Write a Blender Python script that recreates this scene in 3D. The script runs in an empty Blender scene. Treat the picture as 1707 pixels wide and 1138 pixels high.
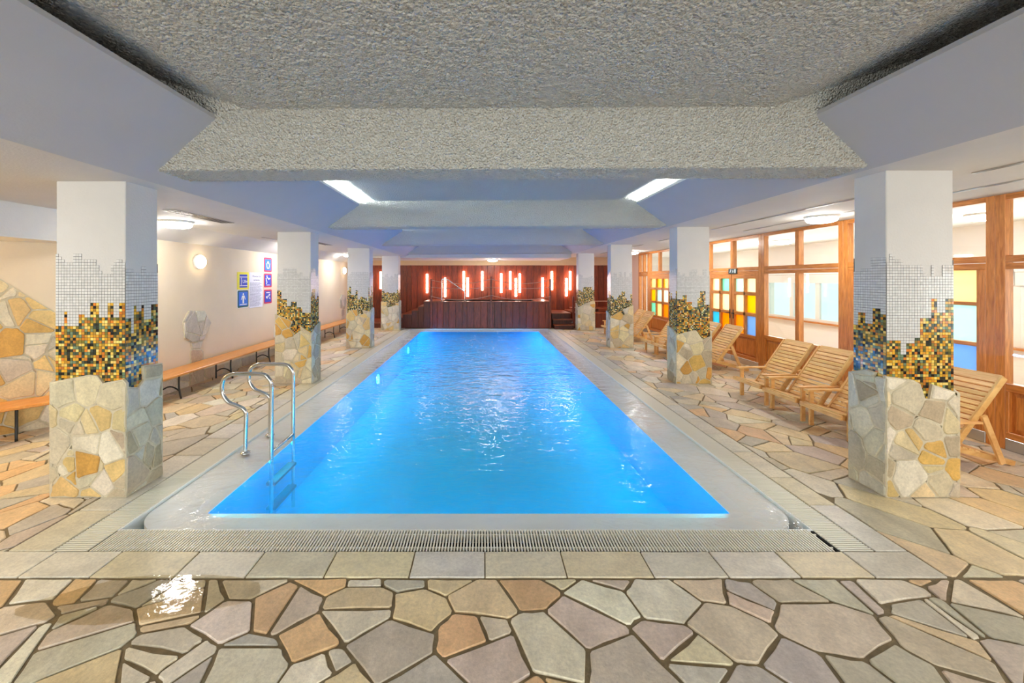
import bpy, bmesh, math, random
from mathutils import Vector, Matrix, noise

# ------------------------------------------------------------------ camera, world, lights, exposure
scene = bpy.context.scene
COL = scene.collection
cam_data = bpy.data.cameras.new('camera')
cam = bpy.data.objects.new('camera', cam_data)
COL.objects.link(cam)
cam.location = (0, 0, 1.8)
cam.rotation_euler = (math.pi / 2, 0, 0)
cam_data.sensor_fit = 'HORIZONTAL'
cam_data.sensor_width = 36
cam_data.lens = 680 / 1707 * 36
cam_data.shift_x = (853.5 - 805) / 1707
cam_data.shift_y = (465 - 569) / 1707
cam_data.clip_start = 0.05
scene.camera = cam

vs = scene.view_settings
vs.view_transform = 'Standard'
vs.look = 'None'
vs.gamma = 1.0
vs.use_curve_mapping = False
vs.exposure = 0.5
try:
    scene.cycles.use_denoising = True
    scene.cycles.max_bounces = 10
    scene.cycles.diffuse_bounces = 5
    scene.cycles.glossy_bounces = 4
    scene.cycles.volume_bounces = 2
    scene.cycles.transparent_max_bounces = 16
    scene.cycles.caustics_reflective = False
    scene.cycles.caustics_refractive = False
    scene.cycles.sample_clamp_indirect = 8
except Exception:
    pass

world = bpy.data.worlds.new('world')
scene.world = world
world.use_nodes = True
bg = world.node_tree.nodes['Background']
bg.inputs[0].default_value = (0.74, 1.0, 0.96, 1)
bg.inputs[1].default_value = 1.0



def area_light(name, loc, rot, sx, sy, power, color):
    l = bpy.data.lights.new(name, 'AREA')
    l.shape = 'RECTANGLE'
    l.size, l.size_y = sx, sy
    l.energy = power
    l.color = color
    o = bpy.data.objects.new(name, l)
    COL.objects.link(o)
    o.location = loc
    o.rotation_euler = rot
    return o


# added fill light behind the camera, at the unseen opening of the rear wall
area_light('rear_fill', (-0.3, -3.7, 1.45), (math.radians(90), 0, 0), 8.0, 2.0, 225, (1.0, 0.985, 0.95))
# daylight in the winter garden beyond the glazed partition
for yy in (1.0, 5.5, 10.0, 14.0):
    area_light('garden_daylight', (8.05, yy, 1.5), (math.radians(90), 0, math.radians(90)), 3.6, 1.2, 38, (0.93, 1.0, 1.0))
# added underwater strips shine across and up out of the pool
L_POOL, L_CEIL, L_WALL, L_TUBE = 22, 56, 15, 16
L_STRIP = 90
COVE_POWER = {1: 110, 2: 50, 3: 40}
COVE_COL = {1: (0.86, 1.0, 0.98), 2: (0.66, 0.84, 1.0), 3: (0.50, 0.62, 1.0)}

R = random.Random(7)
H = 1.8
PY = [3.353 + 3.64 * k for k in range(4)]       # front faces of the four pillar rows


# ------------------------------------------------------------------ helpers
def lin(c):
    return tuple(((v / 255) / 12.92 if v / 255 <= 0.04045 else ((v / 255 + 0.055) / 1.055) ** 2.4) for v in c)


ORG = {}


class MB:
    def __init__(self):
        self.v, self.f, self.c = [], [], []

    def quad(self, a, b, c, d, col=None):
        n = len(self.v)
        self.v += [a, b, c, d]
        self.f.append((n, n + 1, n + 2, n + 3))
        self.c.append(col)

    def poly(self, pts, col=None):
        n = len(self.v)
        self.v += list(pts)
        self.f.append(tuple(range(n, n + len(pts))))
        self.c.append(col)

    def hexa(self, p, col=None):
        """p: 8 corners, bottom ring 0-3 then top ring 4-7"""
        n = len(self.v)
        self.v += list(p)
        for q in ((3, 2, 1, 0), (4, 5, 6, 7), (0, 1, 5, 4), (1, 2, 6, 5), (2, 3, 7, 6), (3, 0, 4, 7)):
            self.f.append(tuple(n + i for i in q))
            self.c.append(col)

    def box(self, x0, y0, z0, x1, y1, z1, col=None):
        self.hexa([(x0, y0, z0), (x1, y0, z0), (x1, y1, z0), (x0, y1, z0),
                   (x0, y0, z1), (x1, y0, z1), (x1, y1, z1), (x0, y1, z1)], col)

    def bbox(self, x0, y0, z0, x1, y1, z1, b=0.004, col=None):
        """box with chamfered edges (bevelled through three stacked rings along z)"""
        n = len(self.v)
        rings = []
        for z, i in ((z0, b), (z0 + b, 0), (z1 - b, 0), (z1, b)):
            xa, xb, ya, yb = x0 + i, x1 - i, y0 + i, y1 - i
            c = b * 0.6 if i == 0 else 0
            if i:
                ring = [(xa, ya, z), (xa, ya, z), (xb, ya, z), (xb, ya, z), (xb, yb, z), (xb, yb, z), (xa, yb, z), (xa, yb, z)]
                c = b * 0.3
                ring = [(xa, ya + c, z), (xa + c, ya, z), (xb - c, ya, z), (xb, ya + c, z), (xb, yb - c, z), (xb - c, yb, z), (xa + c, yb, z), (xa, yb - c, z)]
            else:
                c = b
                ring = [(xa, ya + c, z), (xa + c, ya, z), (xb - c, ya, z), (xb, ya + c, z), (xb, yb - c, z), (xb - c, yb, z), (xa + c, yb, z), (xa, yb - c, z)]
            rings.append(ring)
        for r in rings:
            self.v += r
        for k in range(3):
            for i in range(8):
                j = (i + 1) % 8
                self.f.append((n + k * 8 + i, n + k * 8 + j, n + k * 8 + 8 + j, n + k * 8 + 8 + i))
                self.c.append(col)
        self.f.append(tuple(n + i for i in range(7, -1, -1)))
        self.c.append(col)
        self.f.append(tuple(n + 24 + i for i in range(8)))
        self.c.append(col)

    def bar(self, p, q, w, t, up=(0, 0, 1), col=None):
        """rectangular bar from p to q, w across, t along 'up'"""
        p, q, up = Vector(p), Vector(q), Vector(up)
        d = (q - p).normalized()
        s = d.cross(up).normalized()
        u = s.cross(d).normalized()
        s *= w / 2
        u *= t / 2
        b = 0.14
        n = len(self.v)
        sec = [(-1, -1 + b), (-1 + b, -1), (1 - b, -1), (1, -1 + b), (1, 1 - b), (1 - b, 1), (-1 + b, 1), (-1, 1 - b)]
        for o in (p, q):
            self.v += [tuple(o + s * a + u * c) for a, c in sec]
        for i in range(8):
            j = (i + 1) % 8
            self.f.append((n + i, n + 8 + i, n + 8 + j, n + j))
            self.c.append(col)
        self.f.append(tuple(n + i for i in range(8)))
        self.f.append(tuple(n + 15 - i for i in range(8)))
        self.c += [col, col]

    def tube(self, pts, r, seg=10, col=None, caps=True):
        pts = [Vector(p) for p in pts]
        n0 = len(self.v)
        d0 = (pts[1] - pts[0]).normalized()
        ref = Vector((0, 0, 1)) if abs(d0.z) < 0.9 else Vector((1, 0, 0))
        u = d0.cross(ref).normalized()
        for i, p in enumerate(pts):
            d = (pts[min(i + 1, len(pts) - 1)] - pts[max(i - 1, 0)]).normalized()
            u = (u - d * u.dot(d)).normalized()
            w = d.cross(u)
            for k in range(seg):
                a = 2 * math.pi * k / seg
                self.v.append(tuple(p + u * (r * math.cos(a)) + w * (r * math.sin(a))))
        for i in range(len(pts) - 1):
            for k in range(seg):
                a = n0 + i * seg + k
                b = n0 + i * seg + (k + 1) % seg
                self.f.append((a, b, b + seg, a + seg))
                self.c.append(col)
        if caps:
            self.f.append(tuple(n0 + seg - 1 - k for k in range(seg)))
            self.f.append(tuple(n0 + (len(pts) - 1) * seg + k for k in range(seg)))
            self.c += [col, col]

    def lathe(self, prof, o, ax, seg=24, col=None):
        """prof: list of (radius, height along ax)"""
        o, ax = Vector(o), Vector(ax).normalized()
        ref = Vector((0, 0, 1)) if abs(ax.z) < 0.9 else Vector((1, 0, 0))
        u = ax.cross(ref).normalized()
        w = ax.cross(u)
        n0 = len(self.v)
        for r, h in prof:
            for k in range(seg):
                a = 2 * math.pi * k / seg
                self.v.append(tuple(o + ax * h + (u * math.cos(a) + w * math.sin(a)) * r))
        for i in range(len(prof) - 1):
            for k in range(seg):
                a = n0 + i * seg + k
                b = n0 + i * seg + (k + 1) % seg
                self.f.append((a, b, b + seg, a + seg))
                self.c.append(col)
        self.f.append(tuple(n0 + k for k in range(seg)))
        self.f.append(tuple(n0 + (len(prof) - 1) * seg + k for k in range(seg)))
        self.c += [col, col]

    def build(self, name, mat, parent=None, smooth=False, fix=True):
        me = bpy.data.meshes.new(name)
        org = ORG.get(parent, Vector((0, 0, 0))) if parent is not None else Vector((0, 0, 0))
        if org.length:
            me.from_pydata([(a[0] - org.x, a[1] - org.y, a[2] - org.z) for a in self.v], [], self.f)
        else:
            me.from_pydata([tuple(a) for a in self.v], [], self.f)
        if any(c is not None for c in self.c):
            at = me.color_attributes.new('Col', 'FLOAT_COLOR', 'CORNER')
            data = []
            for f, c in zip(self.f, self.c):
                c = c or (0.5, 0.5, 0.5)
                data += [c[0], c[1], c[2], 1.0] * len(f)
            at.data.foreach_set('color', data)
        if fix:
            bm = bmesh.new()
            bm.from_mesh(me)
            bmesh.ops.recalc_face_normals(bm, faces=bm.faces)
            bm.to_mesh(me)
            bm.free()
        if smooth:
            me.polygons.foreach_set('use_smooth', [True] * len(me.polygons))
        me.materials.append(mat)
        o = bpy.data.objects.new(name, me)
        COL.objects.link(o)
        if parent is not None:
            o.parent = parent
        ORG[o] = org
        return o


def empty(name, loc):
    o = bpy.data.objects.new(name, None)
    COL.objects.link(o)
    o.location = loc
    o.empty_display_size = 0.1
    ORG[o] = Vector(loc)
    return o


def tag(o, label, cat, group=None, kind='thing'):
    o['label'] = label
    o['category'] = cat
    o['kind'] = kind
    if group:
        o['group'] = group
    return o


def struct(o, label=None, cat=None):
    o['kind'] = 'structure'
    if label:
        o['label'] = label
    if cat:
        o['category'] = cat
    return o


def copy_tree(o, parent=None):
    c = o.copy()
    COL.objects.link(c)
    if parent is not None:
        c.parent = parent
    for ch in list(o.children):
        copy_tree(ch, c)
    return c


# ------------------------------------------------------------------ materials
def newmat(name):
    m = bpy.data.materials.new(name)
    m.use_nodes = True
    nt = m.node_tree
    return m, nt, nt.nodes['Principled BSDF']


def N(nt, t, **kw):
    n = nt.nodes.new(t)
    for k, v in kw.items():
        if k in n.inputs:
            n.inputs[k].default_value = v
        else:
            setattr(n, k, v)
    return n


def L(nt, a, b):
    nt.links.new(a, b)


def coords(nt, scale=(1, 1, 1)):
    tc = nt.nodes.new('ShaderNodeTexCoord')
    mp = nt.nodes.new('ShaderNodeMapping')
    mp.inputs['Scale'].default_value = scale
    L(nt, tc.outputs['Object'], mp.inputs['Vector'])
    return mp.outputs['Vector']


def plain(name, c, rough=0.6, metal=0.0, var=0.0, vscale=6.0, bump=0.0, bscale=80.0, stretch=(1, 1, 1), coat=0.0):
    m, nt, b = newmat(name)
    b.inputs['Base Color'].default_value = (*c, 1)
    b.inputs['Roughness'].default_value = rough
    b.inputs['Metallic'].default_value = metal
    if coat:
        b.inputs['Coat Weight'].default_value = coat
        b.inputs['Coat Roughness'].default_value = 0.15
    vec = None
    if var or bump:
        vec = coords(nt, stretch)
    if var:
        n = N(nt, 'ShaderNodeTexNoise', Scale=vscale, Detail=6.0, Roughness=0.6)
        L(nt, vec, n.inputs['Vector'])
        r = nt.nodes.new('ShaderNodeValToRGB')
        r.color_ramp.elements[0].position = 0.3
        r.color_ramp.elements[1].position = 0.72
        r.color_ramp.elements[0].color = (*[x * (1 - var) for x in c], 1)
        r.color_ramp.elements[1].color = (*[min(1, x * (1 + var)) for x in c], 1)
        L(nt, n.outputs['Fac'], r.inputs['Fac'])
        L(nt, r.outputs['Color'], b.inputs['Base Color'])
    if bump:
        n2 = N(nt, 'ShaderNodeTexNoise', Scale=bscale, Detail=4.0)
        L(nt, vec, n2.inputs['Vector'])
        bp = N(nt, 'ShaderNodeBump', Strength=bump, Distance=0.01)
        L(nt, n2.outputs['Fac'], bp.inputs['Height'])
        L(nt, bp.outputs['Normal'], b.inputs['Normal'])
    return m


def attr_stone(name, rough0, rough1, bump=0.35, streak=(9, 2.0, 9), amount=0.25):
    """stone whose colour comes with each piece, plus veins, mottling and fine relief"""
    m, nt, b = newmat(name)
    at = N(nt, 'ShaderNodeAttribute', attribute_name='Col')
    vec = coords(nt)
    vs_ = coords(nt, streak)
    n1 = N(nt, 'ShaderNodeTexNoise', Scale=1.2, Detail=8.0, Roughness=0.65, Distortion=0.6)
    L(nt, vs_, n1.inputs['Vector'])
    n2 = N(nt, 'ShaderNodeTexNoise', Scale=7.0, Detail=8.0, Roughness=0.7)
    L(nt, vec, n2.inputs['Vector'])
    r1 = nt.nodes.new('ShaderNodeValToRGB')
    e = r1.color_ramp.elements
    e[0].position, e[1].position = 0.3, 0.7
    e[0].color = (1 - amount, 1 - amount * 1.08, 1 - amount * 1.2, 1)
    e[1].color = (1.0 + amount * 0.3, 1.0 + amount * 0.28, 1.0 + amount * 0.22, 1)
    L(nt, n1.outputs['Fac'], r1.inputs['Fac'])
    r2 = nt.nodes.new('ShaderNodeValToRGB')
    e = r2.color_ramp.elements
    e[0].position, e[1].position = 0.35, 0.65
    e[0].color = (0.92, 0.91, 0.90, 1)
    e[1].color = (1.10, 1.08, 1.05, 1)
    L(nt, n2.outputs['Fac'], r2.inputs['Fac'])
    m1 = N(nt, 'ShaderNodeMixRGB', blend_type='MULTIPLY')
    m1.inputs[0].default_value = 1.0
    L(nt, at.outputs['Color'], m1.inputs[1])
    L(nt, r1.outputs['Color'], m1.inputs[2])
    m2 = N(nt, 'ShaderNodeMixRGB', blend_type='MULTIPLY')
    m2.inputs[0].default_value = 1.0
    L(nt, m1.outputs[0], m2.inputs[1])
    L(nt, r2.outputs['Color'], m2.inputs[2])
    L(nt, m2.outputs[0], b.inputs['Base Color'])
    n4 = N(nt, 'ShaderNodeTexNoise', Scale=46.0, Detail=5.0, Roughness=0.75)
    L(nt, vec, n4.inputs['Vector'])
    r4 = nt.nodes.new('ShaderNodeValToRGB')
    e = r4.color_ramp.elements
    e[0].position, e[1].position = 0.36, 0.62
    e[0].color = (0.87, 0.86, 0.85, 1)
    e[1].color = (1.08, 1.07, 1.05, 1)
    L(nt, n4.outputs['Fac'], r4.inputs['Fac'])
    m3 = N(nt, 'ShaderNodeMixRGB', blend_type='MULTIPLY')
    m3.inputs[0].default_value = 1.0
    L(nt, m2.outputs[0], m3.inputs[1])
    L(nt, r4.outputs['Color'], m3.inputs[2])
    L(nt, m3.outputs[0], b.inputs['Base Color'])
    mr = N(nt, 'ShaderNodeMapRange')
    mr.inputs['To Min'].default_value = rough0
    mr.inputs['To Max'].default_value = rough1
    L(nt, n2.outputs['Fac'], mr.inputs['Value'])
    L(nt, mr.outputs[0], b.inputs['Roughness'])
    n3 = N(nt, 'ShaderNodeTexNoise', Scale=30.0, Detail=6.0, Roughness=0.7)
    L(nt, vec, n3.inputs['Vector'])
    bp = N(nt, 'ShaderNodeBump', Strength=bump, Distance=0.008)
    L(nt, n3.outputs['Fac'], bp.inputs['Height'])
    L(nt, bp.outputs['Normal'], b.inputs['Normal'])
    return m


def attr_plain(name, rough, metal=0.0, spec=0.5):
    m, nt, b = newmat(name)
    at = N(nt, 'ShaderNodeAttribute', attribute_name='Col')
    L(nt, at.outputs['Color'], b.inputs['Base Color'])
    b.inputs['Roughness'].default_value = rough
    b.inputs['Metallic'].default_value = metal
    return m


def emit(name, c, s):
    m, nt, b = newmat(name)
    nt.nodes.remove(b)
    e = N(nt, 'ShaderNodeEmission', Strength=s)
    e.inputs['Color'].default_value = (*c, 1)
    L(nt, e.outputs[0], nt.nodes['Material Output'].inputs['Surface'])
    return m


def wood(name, c0, c1, stretch, rough=0.4, scale=3.0, attr=False):
    m, nt, b = newmat(name)
    vec = coords(nt, stretch)
    n = N(nt, 'ShaderNodeTexNoise', Scale=scale, Detail=7.0, Roughness=0.6, Distortion=0.8)
    L(nt, vec, n.inputs['Vector'])
    r = nt.nodes.new('ShaderNodeValToRGB')
    r.color_ramp.elements[0].position = 0.32
    r.color_ramp.elements[1].position = 0.68
    r.color_ramp.elements[0].color = (*c0, 1)
    r.color_ramp.elements[1].color = (*c1, 1)
    L(nt, n.outputs['Fac'], r.inputs['Fac'])
    out = r.outputs['Color']
    if attr:
        at = N(nt, 'ShaderNodeAttribute', attribute_name='Col')
        mx = N(nt, 'ShaderNodeMixRGB', blend_type='MULTIPLY')
        mx.inputs[0].default_value = 1.0
        L(nt, out, mx.inputs[1])
        L(nt, at.outputs['Color'], mx.inputs[2])
        out = mx.outputs[0]
    L(nt, out, b.inputs['Base Color'])
    b.inputs['Roughness'].default_value = rough
    bp = N(nt, 'ShaderNodeBump', Strength=0.12, Distance=0.003)
    L(nt, n.outputs['Fac'], bp.inputs['Height'])
    L(nt, bp.outputs['Normal'], b.inputs['Normal'])
    return m


def schlick(nt, f0, normal=None):
    """Schlick reflectance, the same from both sides of the sheet"""
    lw = N(nt, 'ShaderNodeLayerWeight')
    if normal is not None:
        L(nt, normal, lw.inputs['Normal'])
    pw = N(nt, 'ShaderNodeMath', operation='POWER')
    L(nt, lw.outputs['Facing'], pw.inputs[0])
    pw.inputs[1].default_value = 5.0
    ma = N(nt, 'ShaderNodeMath', operation='MULTIPLY_ADD')
    L(nt, pw.outputs[0], ma.inputs[0])
    ma.inputs[1].default_value = 1 - f0
    ma.inputs[2].default_value = f0
    return ma.outputs[0]


def glass(name, tint=(0.97, 0.985, 0.98), transl=0.0, rough=0.02, bump=0.0):
    m, nt, b = newmat(name)
    nt.nodes.remove(b)
    tr = N(nt, 'ShaderNodeBsdfTransparent')
    tr.inputs['Color'].default_value = (*tint, 1)
    gl = N(nt, 'ShaderNodeBsdfGlossy', Roughness=rough)
    nrm = None
    body = tr.outputs[0]
    if transl:
        tl = N(nt, 'ShaderNodeBsdfTranslucent')
        tl.inputs['Color'].default_value = (*tint, 1)
        mx = N(nt, 'ShaderNodeMixShader')
        mx.inputs[0].default_value = transl
        L(nt, body, mx.inputs[1])
        L(nt, tl.outputs[0], mx.inputs[2])
        body = mx.outputs[0]
    if bump:
        vec = coords(nt)
        n = N(nt, 'ShaderNodeTexNoise', Scale=40.0, Detail=3.0)
        L(nt, vec, n.inputs['Vector'])
        bp = N(nt, 'ShaderNodeBump', Strength=bump, Distance=0.004)
        L(nt, n.outputs['Fac'], bp.inputs['Height'])
        L(nt, bp.outputs['Normal'], gl.inputs['Normal'])
        nrm = bp.outputs['Normal']
    fr = schlick(nt, 0.04, nrm)
    mix = N(nt, 'ShaderNodeMixShader')
    L(nt, fr, mix.inputs[0])
    L(nt, body, mix.inputs[1])
    L(nt, gl.outputs[0], mix.inputs[2])
    L(nt, mix.outputs[0], nt.nodes['Material Output'].inputs['Surface'])
    return m


M = {}
M['plaster'] = plain('plaster_white', lin((208, 206, 204)), 0.75, var=0.03, vscale=3, bump=0.25, bscale=60)
M['smooth'] = plain('ceiling_smooth', lin((184, 184, 188)), 0.7, var=0.03, vscale=1.5, bump=0.08, bscale=60)
M['wall'] = plain('wall_cream', lin((226, 208, 182)), 0.75, var=0.03, vscale=2, bump=0.2, bscale=45)
M['wallpink'] = plain('wall_rose_cream', lin((218, 190, 172)), 0.75, var=0.03, vscale=2, bump=0.2, bscale=45)
M['beige'] = plain('fascia_beige', lin((226, 200, 160)), 0.7, var=0.03)
M['white'] = plain('white_paint', lin((240, 240, 236)), 0.6, var=0.02)
m_, nt_, b_ = newmat('stucco_popcorn')
v_ = coords(nt_)
n1_ = N(nt_, 'ShaderNodeTexNoise', Scale=75.0, Detail=3.0, Roughness=0.6)
n2_ = N(nt_, 'ShaderNodeTexVoronoi', Scale=60.0)
L(nt_, v_, n1_.inputs['Vector'])
L(nt_, v_, n2_.inputs['Vector'])
ad_ = N(nt_, 'ShaderNodeMath', operation='SUBTRACT')
L(nt_, n1_.outputs['Fac'], ad_.inputs[0])
L(nt_, n2_.outputs['Distance'], ad_.inputs[1])
bp_ = N(nt_, 'ShaderNodeBump', Strength=1.0, Distance=0.045)
L(nt_, ad_.outputs[0], bp_.inputs['Height'])
L(nt_, bp_.outputs['Normal'], b_.inputs['Normal'])
b_.inputs['Base Color'].default_value = (*lin((250, 248, 240)), 1)
b_.inputs['Roughness'].default_value = 0.9
M['stucco'] = m_
M['grout'] = plain('grout_joint', lin((128, 112, 84)), 0.8, var=0.25, vscale=20, bump=0.4)
M['mortar'] = plain('mortar_pale', lin((206, 196, 172)), 0.85, var=0.15, vscale=14, bump=0.5)
M['darkgrout'] = plain('mosaic_grout', lin((58, 58, 60)), 0.8)
M['floorstone'] = attr_stone('floor_stone', 0.26, 0.52, bump=0.5, streak=(5, 2.2, 5), amount=0.22)
M['coping'] = attr_stone('coping_stone', 0.26, 0.5, bump=0.2, streak=(2.5, 6, 4), amount=0.16)
M['wallstone'] = attr_stone('wall_stone', 0.45, 0.75, bump=0.5, streak=(4, 4, 2.2), amount=0.22)
M['mosaic'] = attr_plain('mosaic_glass', 0.14)
M['plastic'] = plain('grate_plastic', lin((240, 237, 224)), 0.35)
M['channel'] = plain('channel_dark', lin((14, 14, 15)), 0.7)
M['steel'] = plain('stainless_steel', (0.66, 0.67, 0.68), 0.16, metal=1.0)
M['kick'] = plain('brushed_steel', (0.55, 0.54, 0.53), 0.35, metal=1.0)
M['black'] = plain('black_iron', (0.012, 0.011, 0.011), 0.4)
M['pinewood_v'] = wood('joinery_vertical', lin((172, 98, 38)), lin((222, 146, 72)), (14, 14, 1.3), 0.33)
M['pinewood_y'] = wood('joinery_horizontal', lin((172, 98, 38)), lin((222, 146, 72)), (14, 1.3, 14), 0.33)
M['bench'] = wood('bench_board', lin((206, 128, 52)), lin((232, 164, 88)), (14, 1.0, 14), 0.3)
M['teak_y'] = wood('chair_wood_slat', lin((222, 170, 108)), lin((250, 216, 156)), (18, 1.6, 18), 0.45, attr=True)
M['teak_x'] = wood('chair_wood_rail', lin((212, 156, 92)), lin((244, 202, 138)), (1.8, 18, 3), 0.45, attr=True)
M['mahogany'] = wood('mahogany_plank', lin((92, 32, 14)), lin((162, 68, 32)), (10, 10, 0.8), 0.38, scale=4, attr=True)
M['mahogany_x'] = wood('mahogany_board', lin((120, 52, 28)), lin((176, 92, 58)), (1, 10, 10), 0.3, scale=4)
M['darkgap'] = plain('dark_backing', lin((30, 10, 6)), 0.8)
M['basin'] = plain('pool_tile_blue', (0.004, 0.36, 0.74), 0.5, var=0.12, vscale=1.2)
M['rim'] = plain('pool_rim_white', lin((252, 254, 252)), 0.45, var=0.02)
M['opal'] = emit('lamp_opal', (1.0, 0.96, 0.88), L_CEIL)
M['opalwarm'] = emit('lamp_opal_warm', (1.0, 0.80, 0.50), L_WALL)
M['tube'] = emit('tube_lamp_glow', (1.0, 0.72, 0.56), L_TUBE)
M['poolfill'] = emit('underwater_light', (0.03, 0.62, 0.92), L_POOL)  # glow of the strip added on the near pool wall
M['poolcyan'] = emit('underwater_lamp_cyan', (0.02, 0.70, 1.0), 14)
M['niche'] = emit('lamp_opal_amber', (1.0, 0.62, 0.18), 170)
M['rope'] = plain('rope_pale', lin((206, 160, 140)), 0.7)
M['glass'] = glass('clear_glass')
M['tubwater'] = glass('tub_water', (0.3, 0.36, 0.4), 0.0, 0.05, 0.2)
STAIN = {
    'yellow': (1.0, 0.88, 0.42), 'pale': (1.0, 0.93, 0.60), 'amber': (1.0, 0.62, 0.0), 'orange': (1.0, 0.36, 0.0),
    'aqua': (0.58, 1.0, 0.90), 'mint': (0.25, 0.85, 0.62), 'sky': (0.06, 0.62, 1.0), 'blue': (0.22, 0.46, 0.98), 'cream': (1.0, 0.98, 0.86),
}
for k, c in STAIN.items():
    M['st_' + k] = glass('stained_' + k, tuple(v ** 0.62 for v in c), 0.45, 0.06, 0.3)


def water_mat():
    m, nt, b = newmat('pool_water_surface')
    nt.nodes.remove(b)
    tc = N(nt, 'ShaderNodeTexCoord')
    sep = N(nt, 'ShaderNodeSeparateXYZ')
    L(nt, tc.outputs['Object'], sep.inputs[0])
    mp = N(nt, 'ShaderNodeMapping')
    mp.inputs['Scale'].default_value = (1.0, 1.5, 1.0)
    L(nt, tc.outputs['Object'], mp.inputs['Vector'])
    n1 = N(nt, 'ShaderNodeTexNoise', Scale=1.7, Detail=3.0, Roughness=0.5, Distortion=1.0)
    n2 = N(nt, 'ShaderNodeTexNoise', Scale=5.5, Detail=3.0, Roughness=0.5, Distortion=0.8)
    L(nt, mp.outputs[0], n1.inputs['Vector'])
    L(nt, mp.outputs[0], n2.inputs['Vector'])
    n3 = N(nt, 'ShaderNodeTexNoise', Scale=15.0, Detail=2.0, Roughness=0.5, Distortion=0.5)
    L(nt, mp.outputs[0], n3.inputs['Vector'])
    ad0 = N(nt, 'ShaderNodeMath', operation='MULTIPLY_ADD')
    ad0.inputs[1].default_value = 0.22
    L(nt, n3.outputs['Fac'], ad0.inputs[0])
    L(nt, n1.outputs['Fac'], ad0.inputs[2])
    add = N(nt, 'ShaderNodeMath', operation='MULTIPLY_ADD')
    add.inputs[1].default_value = 0.6
    L(nt, n2.outputs['Fac'], add.inputs[0])
    L(nt, ad0.outputs[0], add.inputs[2])
    # the jets at the far half make the water choppier there
    mr = N(nt, 'ShaderNodeMapRange')
    mr.inputs['From Min'].default_value = 3.0
    mr.inputs['From Max'].default_value = 8.0
    mr.inputs['To Min'].default_value = 0.16
    mr.inputs['To Max'].default_value = 0.9
    L(nt, sep.outputs['Y'], mr.inputs['Value'])
    bp = N(nt, 'ShaderNodeBump', Distance=0.12)
    L(nt, mr.outputs[0], bp.inputs['Strength'])
    L(nt, add.outputs[0], bp.inputs['Height'])
    tr = N(nt, 'ShaderNodeBsdfTransparent')
    tr.inputs['Color'].default_value = (0.985, 1.0, 1.0, 1)
    gl = N(nt, 'ShaderNodeBsdfGlossy', Roughness=0.02)
    L(nt, bp.outputs[0], gl.inputs['Normal'])
    fr = schlick(nt, 0.02, bp.outputs[0])
    mix = N(nt, 'ShaderNodeMixShader')
    L(nt, fr, mix.inputs[0])
    L(nt, tr.outputs[0], mix.inputs[1])
    L(nt, gl.outputs[0], mix.inputs[2])
    L(nt, mix.outputs[0], nt.nodes['Material Output'].inputs['Surface'])
    return m


M['water'] = water_mat()


# ------------------------------------------------------------------ stone patterns
def clip(poly, nx, ny, d):
    """keep points with nx*x+ny*y <= d"""
    out = []
    n = len(poly)
    for i in range(n):
        a, b = poly[i], poly[(i + 1) % n]
        da = nx * a[0] + ny * a[1] - d
        db = nx * b[0] + ny * b[1] - d
        if da <= 0:
            out.append(a)
        if (da < 0 < db) or (db < 0 < da):
            t = da / (da - db)
            out.append((a[0] + (b[0] - a[0]) * t, a[1] + (b[1] - a[1]) * t))
    return out


def area2(p):
    return 0.5 * sum(p[i][0] * p[(i + 1) % len(p)][1] - p[(i + 1) % len(p)][0] * p[i][1] for i in range(len(p)))


def scatter(x0, y0, x1, y1, dmin, rng, tries=14):
    """random points at least about dmin apart (dmin varies point by point)"""
    cell = dmin
    grid, pts = {}, []
    n = int((x1 - x0) * (y1 - y0) / (dmin * dmin) * tries)
    for _ in range(n):
        x, y = rng.uniform(x0, x1), rng.uniform(y0, y1)
        dd = dmin * rng.uniform(0.62, 1.25)
        gx, gy = int(x / cell), int(y / cell)
        ok = True
        for i in range(gx - 2, gx + 3):
            for j in range(gy - 2, gy + 3):
                for (px, py, pd) in grid.get((i, j), ()):
                    m = max(dd, pd) * 0.5 + min(dd, pd) * 0.5
                    if (px - x) ** 2 + (py - y) ** 2 < m * m:
                        ok = False
                        break
                if not ok:
                    break
            if not ok:
                break
        if ok:
            grid.setdefault((gx, gy), []).append((x, y, dd))
            pts.append((x, y, dd))
    return pts


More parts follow.
